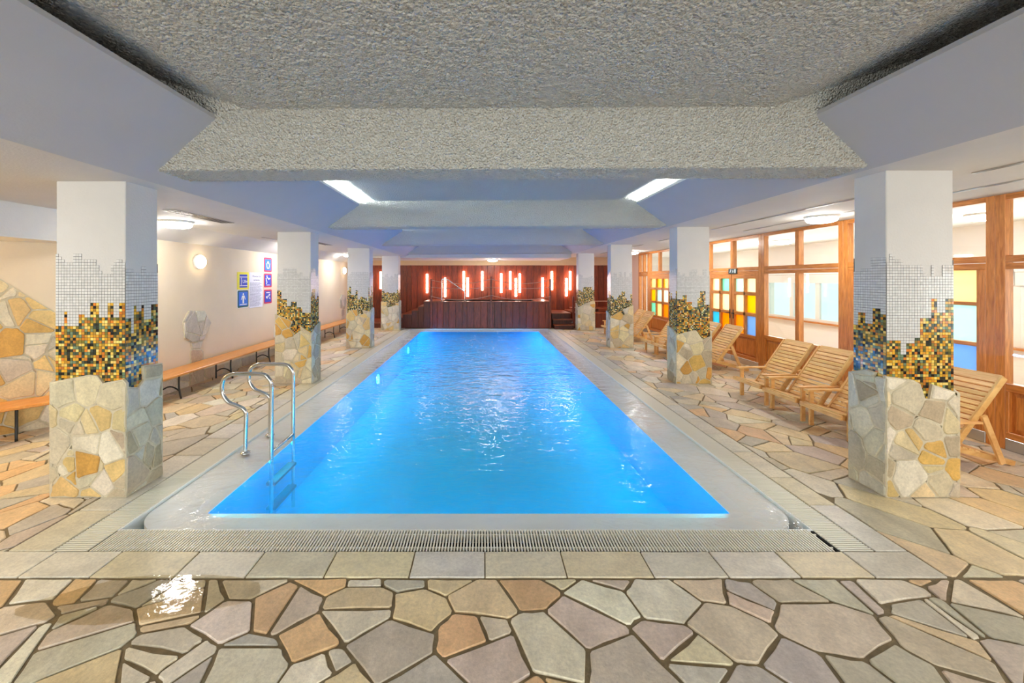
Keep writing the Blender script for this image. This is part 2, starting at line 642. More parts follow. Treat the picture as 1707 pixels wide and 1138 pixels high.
def cells(bound, dmin, rng, gap, aniso=(1, 0, 0, 1)):
    """crazy-paving cells inside the convex polygon 'bound'; returns (polygon, raw polygon)"""
    a, b, c, d = aniso
    det = a * d - b * c
    fw = lambda p: (a * p[0] + b * p[1], c * p[0] + d * p[1])
    bw = lambda p: ((d * p[0] - b * p[1]) / det, (-c * p[0] + a * p[1]) / det)
    B = [fw(p) for p in bound]
    if area2(B) < 0:
        B = B[::-1]
    xs, ys = [p[0] for p in B], [p[1] for p in B]
    pts = scatter(min(xs) - dmin, min(ys) - dmin, max(xs) + dmin, max(ys) + dmin, dmin, rng)
    cell = dmin * 2.2
    grid = {}
    for i, p in enumerate(pts):
        grid.setdefault((int(p[0] // cell), int(p[1] // cell)), []).append(i)
    out = []
    for i, p in enumerate(pts):
        poly, raw = B, B
        gx, gy = int(p[0] // cell), int(p[1] // cell)
        for u in range(gx - 1, gx + 2):
            for v in range(gy - 1, gy + 2):
                for j in grid.get((u, v), ()):
                    if j == i:
                        continue
                    q = pts[j]
                    nx, ny = q[0] - p[0], q[1] - p[1]
                    l = math.hypot(nx, ny)
                    nx, ny = nx / l, ny / l
                    t = 0.5 + 0.22 * (p[2] - q[2]) / dmin
                    dd = nx * p[0] + ny * p[1] + l * min(0.75, max(0.25, t))
                    raw = clip(raw, nx, ny, dd)
                    poly = clip(poly, nx, ny, dd - gap / 2)
                    if len(poly) < 3:
                        break
        if len(poly) < 3 or area2(poly) < dmin * dmin * 0.06:
            continue
        out.append(([bw(q) for q in poly], [bw(q) for q in raw]))
    return out


def inset(poly, g):
    if area2(poly) < 0:
        poly = poly[::-1]
    out = poly
    n = len(poly)
    for i in range(n):
        a, b = poly[i], poly[(i + 1) % n]
        dx, dy = b[0] - a[0], b[1] - a[1]
        l = math.hypot(dx, dy)
        if l < 1e-6:
            continue
        nx, ny = dy / l, -dx / l
        out = clip(out, nx, ny, nx * a[0] + ny * a[1] - g)
        if len(out) < 3:
            return out
    return out


def crack(poly, rng, amin, depth=0):
    """split a cell by random straight cracks until the pieces are near a random size"""
    a = abs(area2(poly))
    if depth > 3 or a < amin * rng.choice((1.0, 1.6, 2.4, 3.6, 4.5)):
        return [poly]
    n = len(poly)
    cx, cy = sum(p[0] for p in poly) / n, sum(p[1] for p in poly) / n
    far = max(poly, key=lambda p: (p[0] - cx) ** 2 + (p[1] - cy) ** 2)
    ang = math.atan2(far[1] - cy, far[0] - cx) + rng.uniform(-0.75, 0.75)
    nx, ny = math.cos(ang), math.sin(ang)
    r = math.hypot(far[0] - cx, far[1] - cy)
    d = nx * cx + ny * cy + rng.uniform(-0.4, 0.4) * r
    p1, p2 = clip(poly, nx, ny, d), clip(poly, -nx, -ny, -d)
    out = []
    for q in (p1, p2):
        if len(q) > 2 and abs(area2(q)) > amin * 0.12:
            out += crack(q, rng, amin, depth + 1)
    return out


def crazy(bound, dmin, rng, gap, aniso=(1, 0, 0, 1), big=1.6, am=0.62):
    out = []
    for poly, raw in cells(bound, dmin * big, rng, 0.0, aniso):
        for q in crack(raw, rng, dmin * dmin * am):
            p = inset(q, gap * rng.uniform(0.32, 0.75))
            if len(p) > 2 and abs(area2(p)) > dmin * dmin * 0.03:
                out.append((p, q))
    return out


def tidy(poly, m):
    """drop vertices closer than m"""
    out = []
    for p in poly:
        if not out or math.hypot(p[0] - out[-1][0], p[1] - out[-1][1]) > m:
            out.append(p)
    if len(out) > 1 and math.hypot(out[0][0] - out[-1][0], out[0][1] - out[-1][1]) <= m:
        out.pop()
    return out


def roughen(poly, rng, amt, chance=0.6):
    """break some edges with a slightly shifted middle point and nip the corners"""
    out = []
    n = len(poly)
    cx, cy = sum(p[0] for p in poly) / n, sum(p[1] for p in poly) / n
    for i in range(n):
        a, b = poly[i], poly[(i + 1) % n]
        prv = poly[i - 1]
        la = math.hypot(prv[0] - a[0], prv[1] - a[1])
        lb = math.hypot(b[0] - a[0], b[1] - a[1])
        k = amt * rng.uniform(0.3, 1.3)
        ta, tb = min(0.3, k / max(la, 1e-6)), min(0.3, k / max(lb, 1e-6))
        out.append((a[0] + (prv[0] - a[0]) * ta, a[1] + (prv[1] - a[1]) * ta))
        out.append((a[0] + (b[0] - a[0]) * tb, a[1] + (b[1] - a[1]) * tb))
        if lb > 7 * amt and rng.random() < chance:
            t = rng.uniform(0.35, 0.65)
            mx, my = a[0] + (b[0] - a[0]) * t, a[1] + (b[1] - a[1]) * t
            s = rng.uniform(0, amt * 0.8) / max(1e-6, math.hypot(cx - mx, cy - my))
            out.append((mx + (cx - mx) * s, my + (cy - my) * s))
    return tidy(out, amt * 0.12)


def add_stone(mb, poly, frame, thick, col, rng, bev=0.006, tilt=0.004):
    """one stone slab standing on the plane of frame = (O, U, V, Nrm)"""
    O, U, V, Nn = frame
    n = len(poly)
    if n < 3:
        return False
    if area2(poly) < 0:
        poly = poly[::-1]
    cx, cy = sum(p[0] for p in poly) / n, sum(p[1] for p in poly) / n
    rad = max(math.hypot(p[0] - cx, p[1] - cy) for p in poly)
    tx, ty = rng.uniform(-tilt, tilt) / rad, rng.uniform(-tilt, tilt) / rad
    th = thick + rng.uniform(-0.3, 0.3) * tilt
    base = len(mb.v)
    for ring in range(3):
        for p in poly:
            l = math.hypot(p[0] - cx, p[1] - cy)
            k = 1.0 if ring < 2 else max(0.3, 1 - bev * 1.3 / max(l, 1e-6))
            x, y = cx + (p[0] - cx) * k, cy + (p[1] - cy) * k
            top = th + (x - cx) * tx + (y - cy) * ty
            h = (0.0, top - bev, top)[ring]
            mb.v.append(tuple(O + U * x + V * y + Nn * h))
    for ring in range(2):
        for i in range(n):
            j = (i + 1) % n
            a = base + ring * n
            mb.f.append((a + i, a + j, a + n + j, a + n + i))
            mb.c.append(col)
    mb.f.append(tuple(base + 2 * n + i for i in range(n)))
    mb.c.append(col)
    return True


def jitter(c, rng, a=0.08):
    k = 1 + rng.uniform(-a, a)
    return tuple(max(0.0, min(1.0, v * k * (1 + rng.uniform(-a, a) * 0.35))) for v in c)


FLOOR_PAL = [tuple(min(0.92, v * q_) for v, q_ in zip(lin(c), (1.28, 1.28, 1.36))) for c in [(204, 196, 172), (196, 190, 170), (188, 182, 168), (180, 176, 166), (212, 204, 182), (206, 190, 152),
                              (210, 186, 142), (208, 176, 132), (198, 184, 164), (192, 181, 166), (216, 210, 192), (184, 180, 160), (200, 188, 160)]]
PIL_PAL = [lin(c) for c in [(226, 218, 196), (232, 226, 210), (222, 206, 164), (224, 196, 136), (218, 180, 104), (212, 164, 84),
                            (206, 198, 180), (214, 206, 182), (196, 182, 158), (230, 220, 190), (226, 214, 176)]]
SIDE_PAL = [lin(c) for c in [(206, 206, 196), (196, 192, 180), (188, 180, 160), (212, 208, 190), (180, 170, 146), (200, 196, 178)]]
GREY_PAL = [lin(c) for c in [(196, 190, 184), (204, 198, 188), (186, 178, 170), (216, 212, 204), (200, 180, 158)]]
COP_PAL = [tuple(min(0.92, v * q_) for v, q_ in zip(lin(c), (1.28, 1.28, 1.36))) for c in [(206, 204, 188), (198, 196, 182), (208, 202, 178), (196, 192, 172), (200, 200, 190), (204, 196, 164)]]

Z3 = Vector((0, 0, 1))
FLOOR_FRAME = (Vector((0, 0, -0.022)), Vector((1, 0, 0)), Vector((0, 1, 0)), Z3)

# ------------------------------------------------------------------ floor
mb = MB()
FX0, FX1, FY0, FY1 = -7.0, 5.62, -4.0, 17.0
GX0, GX1 = -2.86, 2.60          # outside of the side grates
for (x0, y0, x1, y1) in ((FX0, FY0, FX1, 2.70), (FX0, 2.70, GX0, FY1), (GX1, 2.70, FX1, FY1), (GX0, 14.85, GX1, FY1)):
    mb.box(x0, y0, -0.35, x1, y1, -0.009)
floor = mb.build('floor', M['grout'])
struct(floor)

rng = random.Random(21)
stones = []
regions = [
    ([(-5.6, 1.2), (5.6, 1.2), (5.6, 2.455), (-5.6, 2.455)], 0.205, (1, 0.25, -0.1, 1.12)),
    ([(-7.0, 2.465), (-3.16, 2.465), (-3.16, 8.0), (-7.0, 8.0)], 0.255, (1.25, -0.3, 0.1, 0.9)),
    ([(-5.0, 8.0), (-3.16, 8.0), (-3.16, 15.0), (-5.0, 15.0)], 0.30, (1.2, -0.3, 0.1, 0.9)),
    ([(2.82, 2.465), (5.62, 2.465), (5.62, 8.0), (2.82, 8.0)], 0.262, (1.25, 0.4, -0.15, 0.92)),
    ([(2.82, 8.0), (5.62, 8.0), (5.62, 15.2), (2.82, 15.2)], 0.30, (1.2, 0.3, -0.1, 0.9)),
]
for bound, dm, an in regions:
    for poly, raw in crazy(bound, dm, rng, 0.017 if bound[0][1] < 2 else 0.012, an, 1.42, 0.85):
        poly = tidy(poly, 0.02)
        if len(poly) < 3:
            continue
        cx = sum(p[0] for p in poly) / len(poly)
        cy = sum(p[1] for p in poly) / len(poly)
        poly = roughen(poly, rng, 0.011, 0.75)
        if len(poly) < 3:
            continue
        px = 805 + 680 * cx / cy
        py = 465 + 680 * H / cy
        vis = -40 < px < 1747 and py < 1180
        size = abs(area2(poly)) / cy ** 3 if vis else 0
        stones.append((size, poly, cx, cy))
stones.sort(key=lambda s: -s[0])
rest = MB()
for i, (size, poly, cx, cy) in enumerate(stones):
    # warm stones gather in patches
    w = noise.noise(Vector((cx * 0.9, cy * 0.9, 3.0)))
    c = rng.choice(FLOOR_PAL)
    if rng.random() < (0.16 if cx < -2 else 0.03) + 0.22 * max(0, w):
        c = rng.choice(FLOOR_PAL[5:8])
    c = jitter(c, rng, 0.10)
    if i < 300 and size > 0:
        m1 = MB()
        if add_stone(m1, poly, FLOOR_FRAME, 0.022, c, rng, 0.003, 0.005):
            m1.build('paving_stone', M['floorstone'], floor, fix=False)
    else:
        add_stone(rest, poly, FLOOR_FRAME, 0.022, c, rng)
o = rest.build('paving_stones', M['floorstone'], floor, fix=False)
o['kind'] = 'stuff'


def slab(x0, y0, x1, y1, c):
    m1 = MB()
    g = 0.004
    poly = [(x0 + g, y0 + g), (x1 - g, y0 + g), (x1 - g, y1 - g), (x0 + g, y1 - g)]
    add_stone(m1, roughen(poly, rng, 0.004, 0.2), FLOOR_FRAME, 0.0225, c, rng, 0.004, 0.0015)
    m1.build('coping_slab', M['coping'], floor, fix=False)


x = -5.6
while x < 2.80:
    w = rng.uniform(0.43, 0.53)
    x1 = min(2.815, x + w)
    if 2.815 - x1 < 0.2:
        x1 = 2.815
    slab(x, 2.462, x1, 2.70, jitter(rng.choice(COP_PAL), rng, 0.05))
    x = x1
for xa, xb in ((-3.15, GX0), (GX1, 2.815)):
    y = 2.70
    while y < 14.9:
        y1 = y + rng.uniform(0.42, 0.56)
        slab(xa, y, xb, y1, jitter(rng.choice(COP_PAL), rng, 0.05))
        y = y1

# wet film left on the stones near the pool corner
m_, nt_, b_ = newmat('wet_film')
nt_.nodes.remove(b_)
v_ = coords(nt_)
n_ = N(nt_, 'ShaderNodeTexNoise', Scale=9.0, Detail=4.0)
L(nt_, v_, n_.inputs['Vector'])
bp_ = N(nt_, 'ShaderNodeBump', Strength=0.35, Distance=0.01)
L(nt_, n_.outputs['Fac'], bp_.inputs['Height'])
tr_ = N(nt_, 'ShaderNodeBsdfTransparent')
tr_.inputs['Color'].default_value = (0.87, 0.83, 0.74, 1)
gl_ = N(nt_, 'ShaderNodeBsdfGlossy', Roughness=0.06)
L(nt_, bp_.outputs['Normal'], gl_.inputs['Normal'])
mx_ = N(nt_, 'ShaderNodeMixShader')
L(nt_, schlick(nt_, 0.03, bp_.outputs['Normal']), mx_.inputs[0])
L(nt_, tr_.outputs[0], mx_.inputs[1])
L(nt_, gl_.outputs[0], mx_.inputs[2])
L(nt_, mx_.outputs[0], nt_.nodes['Material Output'].inputs['Surface'])
mb = MB()
pts = []
for k in range(26):
    a = 2 * math.pi * k / 26
    r = 1 + 0.28 * noise.noise(Vector((math.cos(a) * 1.5, math.sin(a) * 1.5, 5.0)))
    pts.append((-1.92 + 0.62 * r * math.cos(a) + 0.18 * math.sin(a), 2.30 + 0.17 * r * math.sin(a)))
mb.poly([(p[0], p[1], 0.0045) for p in pts])
n_ = len(mb.v)
mb.v += [(p[0] + 0.004 * (p[0] + 1.92), p[1] + 0.01 * (p[1] - 2.3), 0.002) for p in pts]
for k in range(26):
    j = (k + 1) % 26
    mb.f.append((n_ + k, n_ + j, j, k))
    mb.c.append(None)
pud = tag(mb.build('puddle', m_, None), 'thin wet puddle shining on the stones by the front coping', 'puddle')

# ------------------------------------------------------------------ pool
PX0, PX1, PY0, PY1 = -2.62, 2.37, 2.95, 14.84       # water surface outline
IX0, IX1, IY0, IY1 = -2.22, 1.99, 3.28, 14.62       # inner edge of the white rim
PZ, ZB = -0.09, -0.85
pool = tag(empty('swimming_pool', (0, 2.95, 0)), 'long rectangular indoor pool of bright blue water with a white submerged rim', 'pool')
mb = MB()
BX0, BX1 = IX0 - 0.13, IX1 + 0.13  # long walls set back to hide the added strips
mb.quad((BX0, IY0, ZB), (BX1, IY0, ZB), (BX1, IY1, ZB), (BX0, IY1, ZB))
for a, b in (((BX0, IY0), (BX1, IY0)), ((BX1, IY0), (BX1, IY1)), ((BX1, IY1), (BX0, IY1)), ((BX0, IY1), (BX0, IY0))):
    mb.quad((a[0], a[1], ZB), (b[0], b[1], ZB), (b[0], b[1], PZ), (a[0], a[1], PZ))
mb.build('basin', M['basin'], pool)
# blue gutter floor that shows in the front corners outside the rounded rim
mb = MB()
mb.box(PX0 - 0.01, PY0 - 0.01, -0.20, PX1 + 0.01, IY0 - 0.005, -0.14)
mb.box(PX0 - 0.01, IY0 - 0.005, -0.20, BX0 - 0.005, PY1, -0.14)
mb.box(BX1 + 0.005, IY0 - 0.005, -0.20, PX1 + 0.01, PY1, -0.14)
mb.box(IX0 - 0.005, IY1 + 0.005, -0.20, IX1 + 0.005, PY1, -0.14)
mb.build('gutter_floor', M['basin'], pool)
# white rim: rounded outer corners, sloping down to the inner edge


def rrect(x0, y0, x1, y1, r, seg=8):
    pts = []
    for cx, cy, a0 in ((x1 - r, y1 - r, 0), (x0 + r, y1 - r, 90), (x0 + r, y0 + r, 180), (x1 - r, y0 + r, 270)):
        for k in range(seg + 1):
            a = math.radians(a0 + 90 * k / seg)
            pts.append((cx + r * math.cos(a), cy + r * math.sin(a)))
    return pts


mb = MB()
outer = rrect(PX0 + 0.005, PY0 + 0.005, PX1 - 0.005, PY1 - 0.005, 0.30)
mid = rrect(IX0 - 0.1, IY0 - 0.1, IX1 + 0.1, IY1 + 0.06, 0.12)
inner = rrect(IX0, IY0, IX1, IY1, 0.02)
rings = [[(p[0], p[1], -0.145) for p in outer], [(p[0], p[1], -0.03) for p in outer], [(p[0], p[1], -0.06) for p in mid],
         [(p[0], p[1], -0.085) for p in inner], [(p[0], p[1], -0.092) for p in inner]]
nr = len(outer)
for r in rings:
    mb.v += r
for k in range(len(rings) - 1):
    for i in range(nr):
        j = (i + 1) % nr
        mb.f.append((k * nr + i, k * nr + j, k * nr + nr + j, k * nr + nr + i))
        mb.c.append(None)
mb.build('rim', M['rim'], pool)
mb = MB()
mb.quad((PX0, PY0, -0.016), (PX1, PY0, -0.016), (PX1, PY1, -0.016), (PX0, PY1, -0.016))
wat = mb.build('water', M['water'], pool, fix=False)
wat['kind'] = 'stuff'
# the body of slightly cloudy water under the surface
m_, nt_, b_ = newmat('cloudy_water')
nt_.nodes.remove(b_)
sc_ = N(nt_, 'ShaderNodeVolumeScatter', Density=0.5, Anisotropy=0.0)
sc_.inputs['Color'].default_value = (0.02, 0.50, 1.0, 1)
ab_ = N(nt_, 'ShaderNodeVolumeAbsorption', Density=0.08)
ab_.inputs['Color'].default_value = (0.0, 0.6, 1.0, 1)
as_ = N(nt_, 'ShaderNodeAddShader')
L(nt_, sc_.outputs[0], as_.inputs[0])
L(nt_, ab_.outputs[0], as_.inputs[1])
L(nt_, as_.outputs[0], nt_.nodes['Material Output'].inputs['Volume'])
mb = MB()
mb.box(IX0 + 0.001, IY0 + 0.001, ZB + 0.001, IX1 - 0.001, IY1 - 0.001, -0.075)
wb_ = mb.build('water_body', m_, pool)
wb_['kind'] = 'stuff'
# outer kerb walls that close the gutter
mb = MB()
for q in ((PX0 - 0.012, PY0 - 0.012, PX0, PY1), (PX1, PY0 - 0.012, PX1 + 0.012, PY1), (PX0, PY0 - 0.012, PX1, PY0), (PX0, PY1, PX1, PY1 + 0.012)):
    mb.box(q[0], q[1], -0.22, q[2], q[3], -0.008)
mb.build('kerb', M['rim'], pool)
mb = MB()
mb.box(IX0 + 0.12, IY0 + 0.002, -0.36, IX1 - 0.12, IY0 + 0.012, -0.28)  # added strip, hidden on the near wall to brighten the water
fr = mb.build('added_strip', M['steel'], pool)
mb = MB()
mb.box(IX0 + 0.14, IY0 + 0.011, -0.345, IX1 - 0.14, IY0 + 0.016, -0.295)
mb.build('light_face', M['poolfill'], fr)
# coloured fill strips, added out of sight under the overhanging rim of both long sides
for k_, (ya, yb, c_) in enumerate(((3.45, 6.0, (0.01, 0.60, 0.86)), (6.05, 9.6, (0.03, 0.47, 1.0)), (9.65, 14.45, (0.06, 0.36, 1.0)))):
    ms_ = emit('fill_strip_%d' % (k_ + 1), c_, L_STRIP * (0.46, 0.88, 1.6)[k_])
    for x_, sg in ((BX0, 1), (BX1, -1)):
        mb = MB()
        xa, xb = sorted((x_ + sg * 0.001, x_ + sg * 0.012))
        mb.box(xa, ya, -0.158, xb, yb, -0.102)
        fr = mb.build('added_strip', M['steel'], pool)
        mb = MB()
        xa, xb = sorted((x_ + sg * 0.0121, x_ + sg * 0.016))
        mb.box(xa, ya + 0.01, -0.152, xb, yb - 0.01, -0.108)
        mb.build('light_face', ms_, fr)
LAMPS = [((BX0 + 0.003, yy, -0.42), (1, 0, 0)) for yy in (9.05, 12.7)]
for p, n in LAMPS:
    mb = MB()
    mb.lathe([(0.13, 0.0), (0.13, 0.012), (0.105, 0.018)], p, n, 20)
    fr = mb.build('underwater_light', M['steel'], pool, True)
    mb = MB()
    mb.lathe([(0.10, 0.018), (0.09, 0.03), (0.03, 0.042)], p, n, 20)
    mb.build('light_face', M['poolcyan'], fr)

# overflow grates


def grate(name, label, x0, y0, x1, y1, along):
    g = tag(empty(name, ((x0 + x1) / 2, y0, -0.01)), label, 'grate', 'overflow grates around the pool')
    mb = MB()
    mb.box(x0, y0, -0.14, x1, y1, -0.10)
    mb.box(x0, y0, -0.14, x0 + 0.006, y1, -0.012)
    mb.box(x1 - 0.006, y0, -0.14, x1, y1, -0.012)
    mb.box(x0 + 0.006, y0, -0.14, x1 - 0.006, y0 + 0.006, -0.012)
    mb.box(x0 + 0.006, y1 - 0.006, -0.14, x1 - 0.006, y1, -0.012)
    mb.build('channel', M['channel'], g)
    mb = MB()
    p, w = 0.0205, 0.0092
    if along == 'x':
        n = int((x1 - x0 - 0.012) / p)
        for i in range(n):
            x = x0 + 0.008 + i * p
            mb.box(x, y0 + 0.006, -0.016, x + w, y1 - 0.006, -0.004)
        bars = [(x0 + 0.006, y0 + d, -0.03, x1 - 0.006, y0 + d + 0.008, -0.010) for d in (0.05, 0.19)]
    else:
        n = int((y1 - y0 - 0.012) / p)
        for i in range(n):
            y = y0 + 0.008 + i * p
            mb.box(x0 + 0.006, y, -0.022, x1 - 0.006, y + w + 0.003, -0.004)
        bars = [(x0 + d, y0 + 0.006, -0.03, x0 + d + 0.008, y1 - 0.006, -0.010) for d in (0.05, 0.18)]
    o = mb.build('bars', M['plastic'], g)
    o['kind'] = 'stuff'
    mb = MB()
    for q in bars:
        mb.box(*q)
    mb.build('connector', M['plastic'], g)
    return g


grate('overflow_grate', 'white slatted overflow grate across the front end of the pool', GX0 + 0.238, 2.70, GX1 - 0.232, 2.945, 'x')
grate('overflow_grate', 'cream slatted overflow grate along the ladder side of the pool', GX0, 2.70, GX0 + 0.234, 14.85, 'y')
grate('overflow_grate', 'cream slatted overflow grate along the deck chair side of the pool', GX1 - 0.228, 2.70, GX1, 14.85, 'y')

# ------------------------------------------------------------------ ceiling
ceiling = struct(empty('ceiling', (0, 0, 2.61)))
SLX, SLZ, SUX, SUZ = -2.774, 2.61, -2.05, 3.026
SRX, SRZ, RUX, RUZ = 3.17, 2.70, 2.55, 3.053
YB0, YB1 = -4.0, 14.62
mb = MB()
t = 0.03
mb.hexa([(SLX, YB0, SLZ), (SUX, YB0, SUZ), (SUX, YB0, SUZ + t), (SLX, YB0, SLZ + t * 1.4),
         (SLX, YB1, SLZ), (SUX, YB1, SUZ), (SUX, YB1, SUZ + t), (SLX, YB1, SLZ + t * 1.4)])
mb.build('sloping_shelf', M['smooth'], ceiling)
mb = MB()
mb.hexa([(SRX, YB0, SRZ), (RUX, YB0, RUZ), (RUX, YB0, RUZ + t), (SRX, YB0, SRZ + t * 1.4),
         (SRX, YB1, SRZ), (RUX, YB1, RUZ), (RUX, YB1, RUZ + t), (SRX, YB1, SRZ + t * 1.4)])
mb.build('sloping_shelf', M['smooth'], ceiling)
# side-aisle soffits
mb = MB()
mb.box(-4.55, YB0, 2.61, SLX, 14.62, 2.80)
mb.build('soffit_panel', M['plaster'], ceiling)
mb = MB()
mb.hexa([(-4.95, 5.37, 2.40), (-4.55, 5.37, 2.61), (-4.55, 5.37, 2.8), (-4.95, 5.37, 2.8),
         (-4.95, 17, 2.40), (-4.55, 17, 2.61), (-4.55, 17, 2.8), (-4.95, 17, 2.8)])
mb.box(-4.95, YB0, 2.61, -4.55, 5.37, 2.8)
mb.build('soffit_slope', M['plaster'], ceiling)
mb = MB()
mb.box(SRX, YB0, 2.70, 5.75, 17.0, 2.85)
mb.build('soffit_panel', M['plaster'], ceiling)
mb = MB()
mb.box(-4.55, 14.62, 2.565, SRX, 17.0, 2.8)
mb.build('soffit_panel', M['plaster'], ceiling)
# roof slab that closes the recess
mb = MB()
mb.box(-7.2, YB0, 3.42, 8.6, 17.2, 3.6)
for q in ((-4.0, -2.83), (3.25, 4.4)):
    mb.box(q[0], YB0, 2.78, q[1], 17.2, 3.42)
mb.build('roof_slab', M['plaster'], ceiling)

tex = bpy.data.textures.new('stucco_grain', 'CLOUDS')
tex.noise_scale = 0.022
tex.noise_depth = 2


def stucco_grid(name, prof, x0, x1, step, disp):
    """sheet through the (y, z) profile, extruded along x; z tilts slightly like the photo's slab"""
    pts = [prof[0]]
    for a, b in zip(prof, prof[1:]):
        n = max(1, round(math.hypot(b[0] - a[0], b[1] - a[1]) / step))
        pts += [(a[0] + (b[0] - a[0]) * i / n, a[1] + (b[1] - a[1]) * i / n) for i in range(1, n + 1)]
    nx = max(2, round((x1 - x0) / step))
    mb = MB()
    for (y, z) in pts:
        for i in range(nx + 1):
            x = x0 + (x1 - x0) * i / nx
            mb.v.append((x, y, z + 0.005 * (x + 2.645)))
    for j in range(len(pts) - 1):
        for i in range(nx):
            a = j * (nx + 1) + i
            mb.f.append((a, a + nx + 1, a + nx + 2, a + 1))
            mb.c.append(None)
    o = mb.build(name, M['stucco'], ceiling, True, fix=False)
    if disp:
        md = o.modifiers.new('grain', 'DISPLACE')
        md.texture = tex
        md.texture_coords = 'LOCAL'
        md.strength = disp
        md.mid_level = 0.5
    return o


def stucco_field(y0, y1, step, disp):
    """flat field whose two long edges turn up into the light troughs"""
    prof = [(-2.74, CZ + 0.29), (-1.775, CZ), (2.205, CZ), (3.17, CZ + 0.29)]
    pts = [prof[0]]
    for a, b in zip(prof, prof[1:]):
        n = max(1, round(math.hypot(b[0] - a[0], b[1] - a[1]) / step))
        pts += [(a[0] + (b[0] - a[0]) * i / n, a[1] + (b[1] - a[1]) * i / n) for i in range(1, n + 1)]
    ny = max(2, round((y1 - y0) / step))
    mb = MB()
    for j in range(ny + 1):
        for (x, z) in pts:
            mb.v.append((x, y0 + (y1 - y0) * j / ny, z + 0.005 * (x + 2.645)))
    w = len(pts)
    for j in range(ny):
        for i in range(w - 1):
            a = j * w + i
            mb.f.append((a, a + w, a + w + 1, a + 1))
            mb.c.append(None)
    o = mb.build('stucco_field', M['stucco'], ceiling, True, fix=False)
    if disp:
        md = o.modifiers.new('grain', 'DISPLACE')
        md.texture = tex
        md.texture_coords = 'LOCAL'
        md.strength = disp
        md.mid_level = 0.5


BZ, CZ = 2.684, 3.083
for k in range(-1, 4):
    p = 3.353 + 3.64 * k
    fine = 0.012 if k == 0 else (0.03 if k == 1 else 0.08)
    d = 0.026 if k == 0 else (0.014 if k == 1 else 0.0)
    if k >= 0:
        stucco_grid('cross_beam', [(p - 0.26 - 0.18, CZ + 0.32), (p - 0.26, CZ), (p - 0.033, BZ), (p + 0.337, BZ), (p + 0.56, CZ), (p + 0.74, CZ + 0.32)], -2.70, 3.12, fine, d)
    else:
        stucco_grid('cross_beam', [(p - 0.033, BZ), (p + 0.337, BZ), (p + 0.537, CZ)], -2.66, 3.10, 0.05, 0)
    if k < 3:
        st_ = 0.0125 if k == -1 else (0.03 if k == 0 else 0.08)
        d = 0.026 if k == -1 else (0.014 if k == 0 else 0)
        stucco_field(p + 0.56, p + 3.64 - 0.26, st_, d)
stucco_field(-4.0, -0.32, 0.2, 0)

# hidden light troughs above the sloping shelves of the far bays
for k in (1, 2, 3):
    y0, y1 = PY[k - 1] + 0.62, PY[k] - 0.30
    m = emit('trough_lamp_%d' % k, COVE_COL[k], COVE_POWER[k])
    for x, z in ((-2.16, 3.054), (2.665, 3.046)):
        c = tag(empty('trough_lamp', (x, (y0 + y1) / 2, z)), 'hidden light line in the ceiling trough, %s side, ceiling bay %s' %
                ('bench' if x < 0 else 'deck chair', ('two', 'three', 'four')[k - 1]), 'lamp', 'light lines in the ceiling troughs')
        mb = MB()
        mb.tube([(x, y0, z), (x, y1, z)], 0.02, 8)
        mb.build('tube', m, c, True)
        for yy in (y0 + 0.1, (y0 + y1) / 2, y1 - 0.1):
            mb = MB()
            mb.box(x - 0.012, yy - 0.02, z - 0.026, x + 0.012, yy + 0.02, z - 0.012)
            mb.build('bracket', M['white'], c)

# ------------------------------------------------------------------ walls
mb = MB()
mb.box(-5.1, 5.37, 0, -4.95, 17.0, 2.8)
wl = struct(mb.build('wall_left', M['wall']))
# diagonal niche wall
dv = Vector((-0.26, -0.29, 0)).normalized()
nv = Vector((-dv.y, dv.x, 0))
nv = nv if nv.x > 0 else -nv           # faces the room
A = Vector((-4.95, 5.37, 0))
B = A + dv * 2.6
mb = MB()
bk = -nv * 0.15
mb.hexa([tuple(A), tuple(B), tuple(B + bk), tuple(A + bk)] + [tuple(p + Z3 * 2.3) for p in (A, B, B + bk, A + bk)])
wn = struct(mb.build('wall_niche', M['wall']))
mb = MB()
mb.box(B.x - 0.15, -4.0, 0, B.x, B.y, 2.8)
struct(mb.build('wall_left_front', M['wall']))
mb = MB()
mb.box(-5.12, -4.0, 2.24, -4.95, 5.37, 2.8)
mb.box(B.x - 0.1, -4.0, 2.24, -5.12, 5.37, 2.5)
struct(mb.build('wall_lintel', M['plaster']))
mb = MB()
mb.box(-7.0, -4.2, 0, -4.9, -4.0, 3.2)
mb.box(4.4, -4.2, 0, 8.6, -4.0, 3.2)
mb.box(-4.9, -4.2, 0, 4.4, -4.0, 0.4)
mb.box(-4.9, -4.2, 2.5, 4.4, -4.0, 3.2)
struct(mb.build('wall_rear', M['wall']))
# back wall: boarded with mahogany planks, beige fascia above
mb = MB()
mb.box(-5.1, 17.03, 0, 8.6, 17.2, 2.85)
wb = struct(mb.build('wall_back', M['darkgap']))
rng = random.Random(5)
x = -4.95
while x < 5.55:
    w = rng.choice((0.19, 0.24, 0.24, 0.29))
    m1 = MB()
    c = 0.75 + 0.5 * rng.random()
    dp = rng.choice((0.0, 0.0, 0.008))
    m1.bbox(x + 0.004, 16.99 - dp, 0, min(5.56, x + w) - 0.004, 17.03, 2.37, 0.004, (c, c * rng.uniform(0.92, 1.05), c))
    m1.build('plank', M['mahogany'], wb)
    x += w
mb = MB()
mb.box(-4.95, 16.9, 2.37, 5.57, 17.03, 2.7)
struct(mb.build('trim_1', M['beige']))
mb = MB()
mb.box(5.57, 14.5, 0, 5.72, 17.0, 2.71)
struct(mb.build('wall_right', M['wallpink']))

# niche stones (left, behind the near bench)
rng = random.Random(11)
nfr = (A + nv * 0.0 + Vector((0, 0, 0)), dv, Z3, nv)


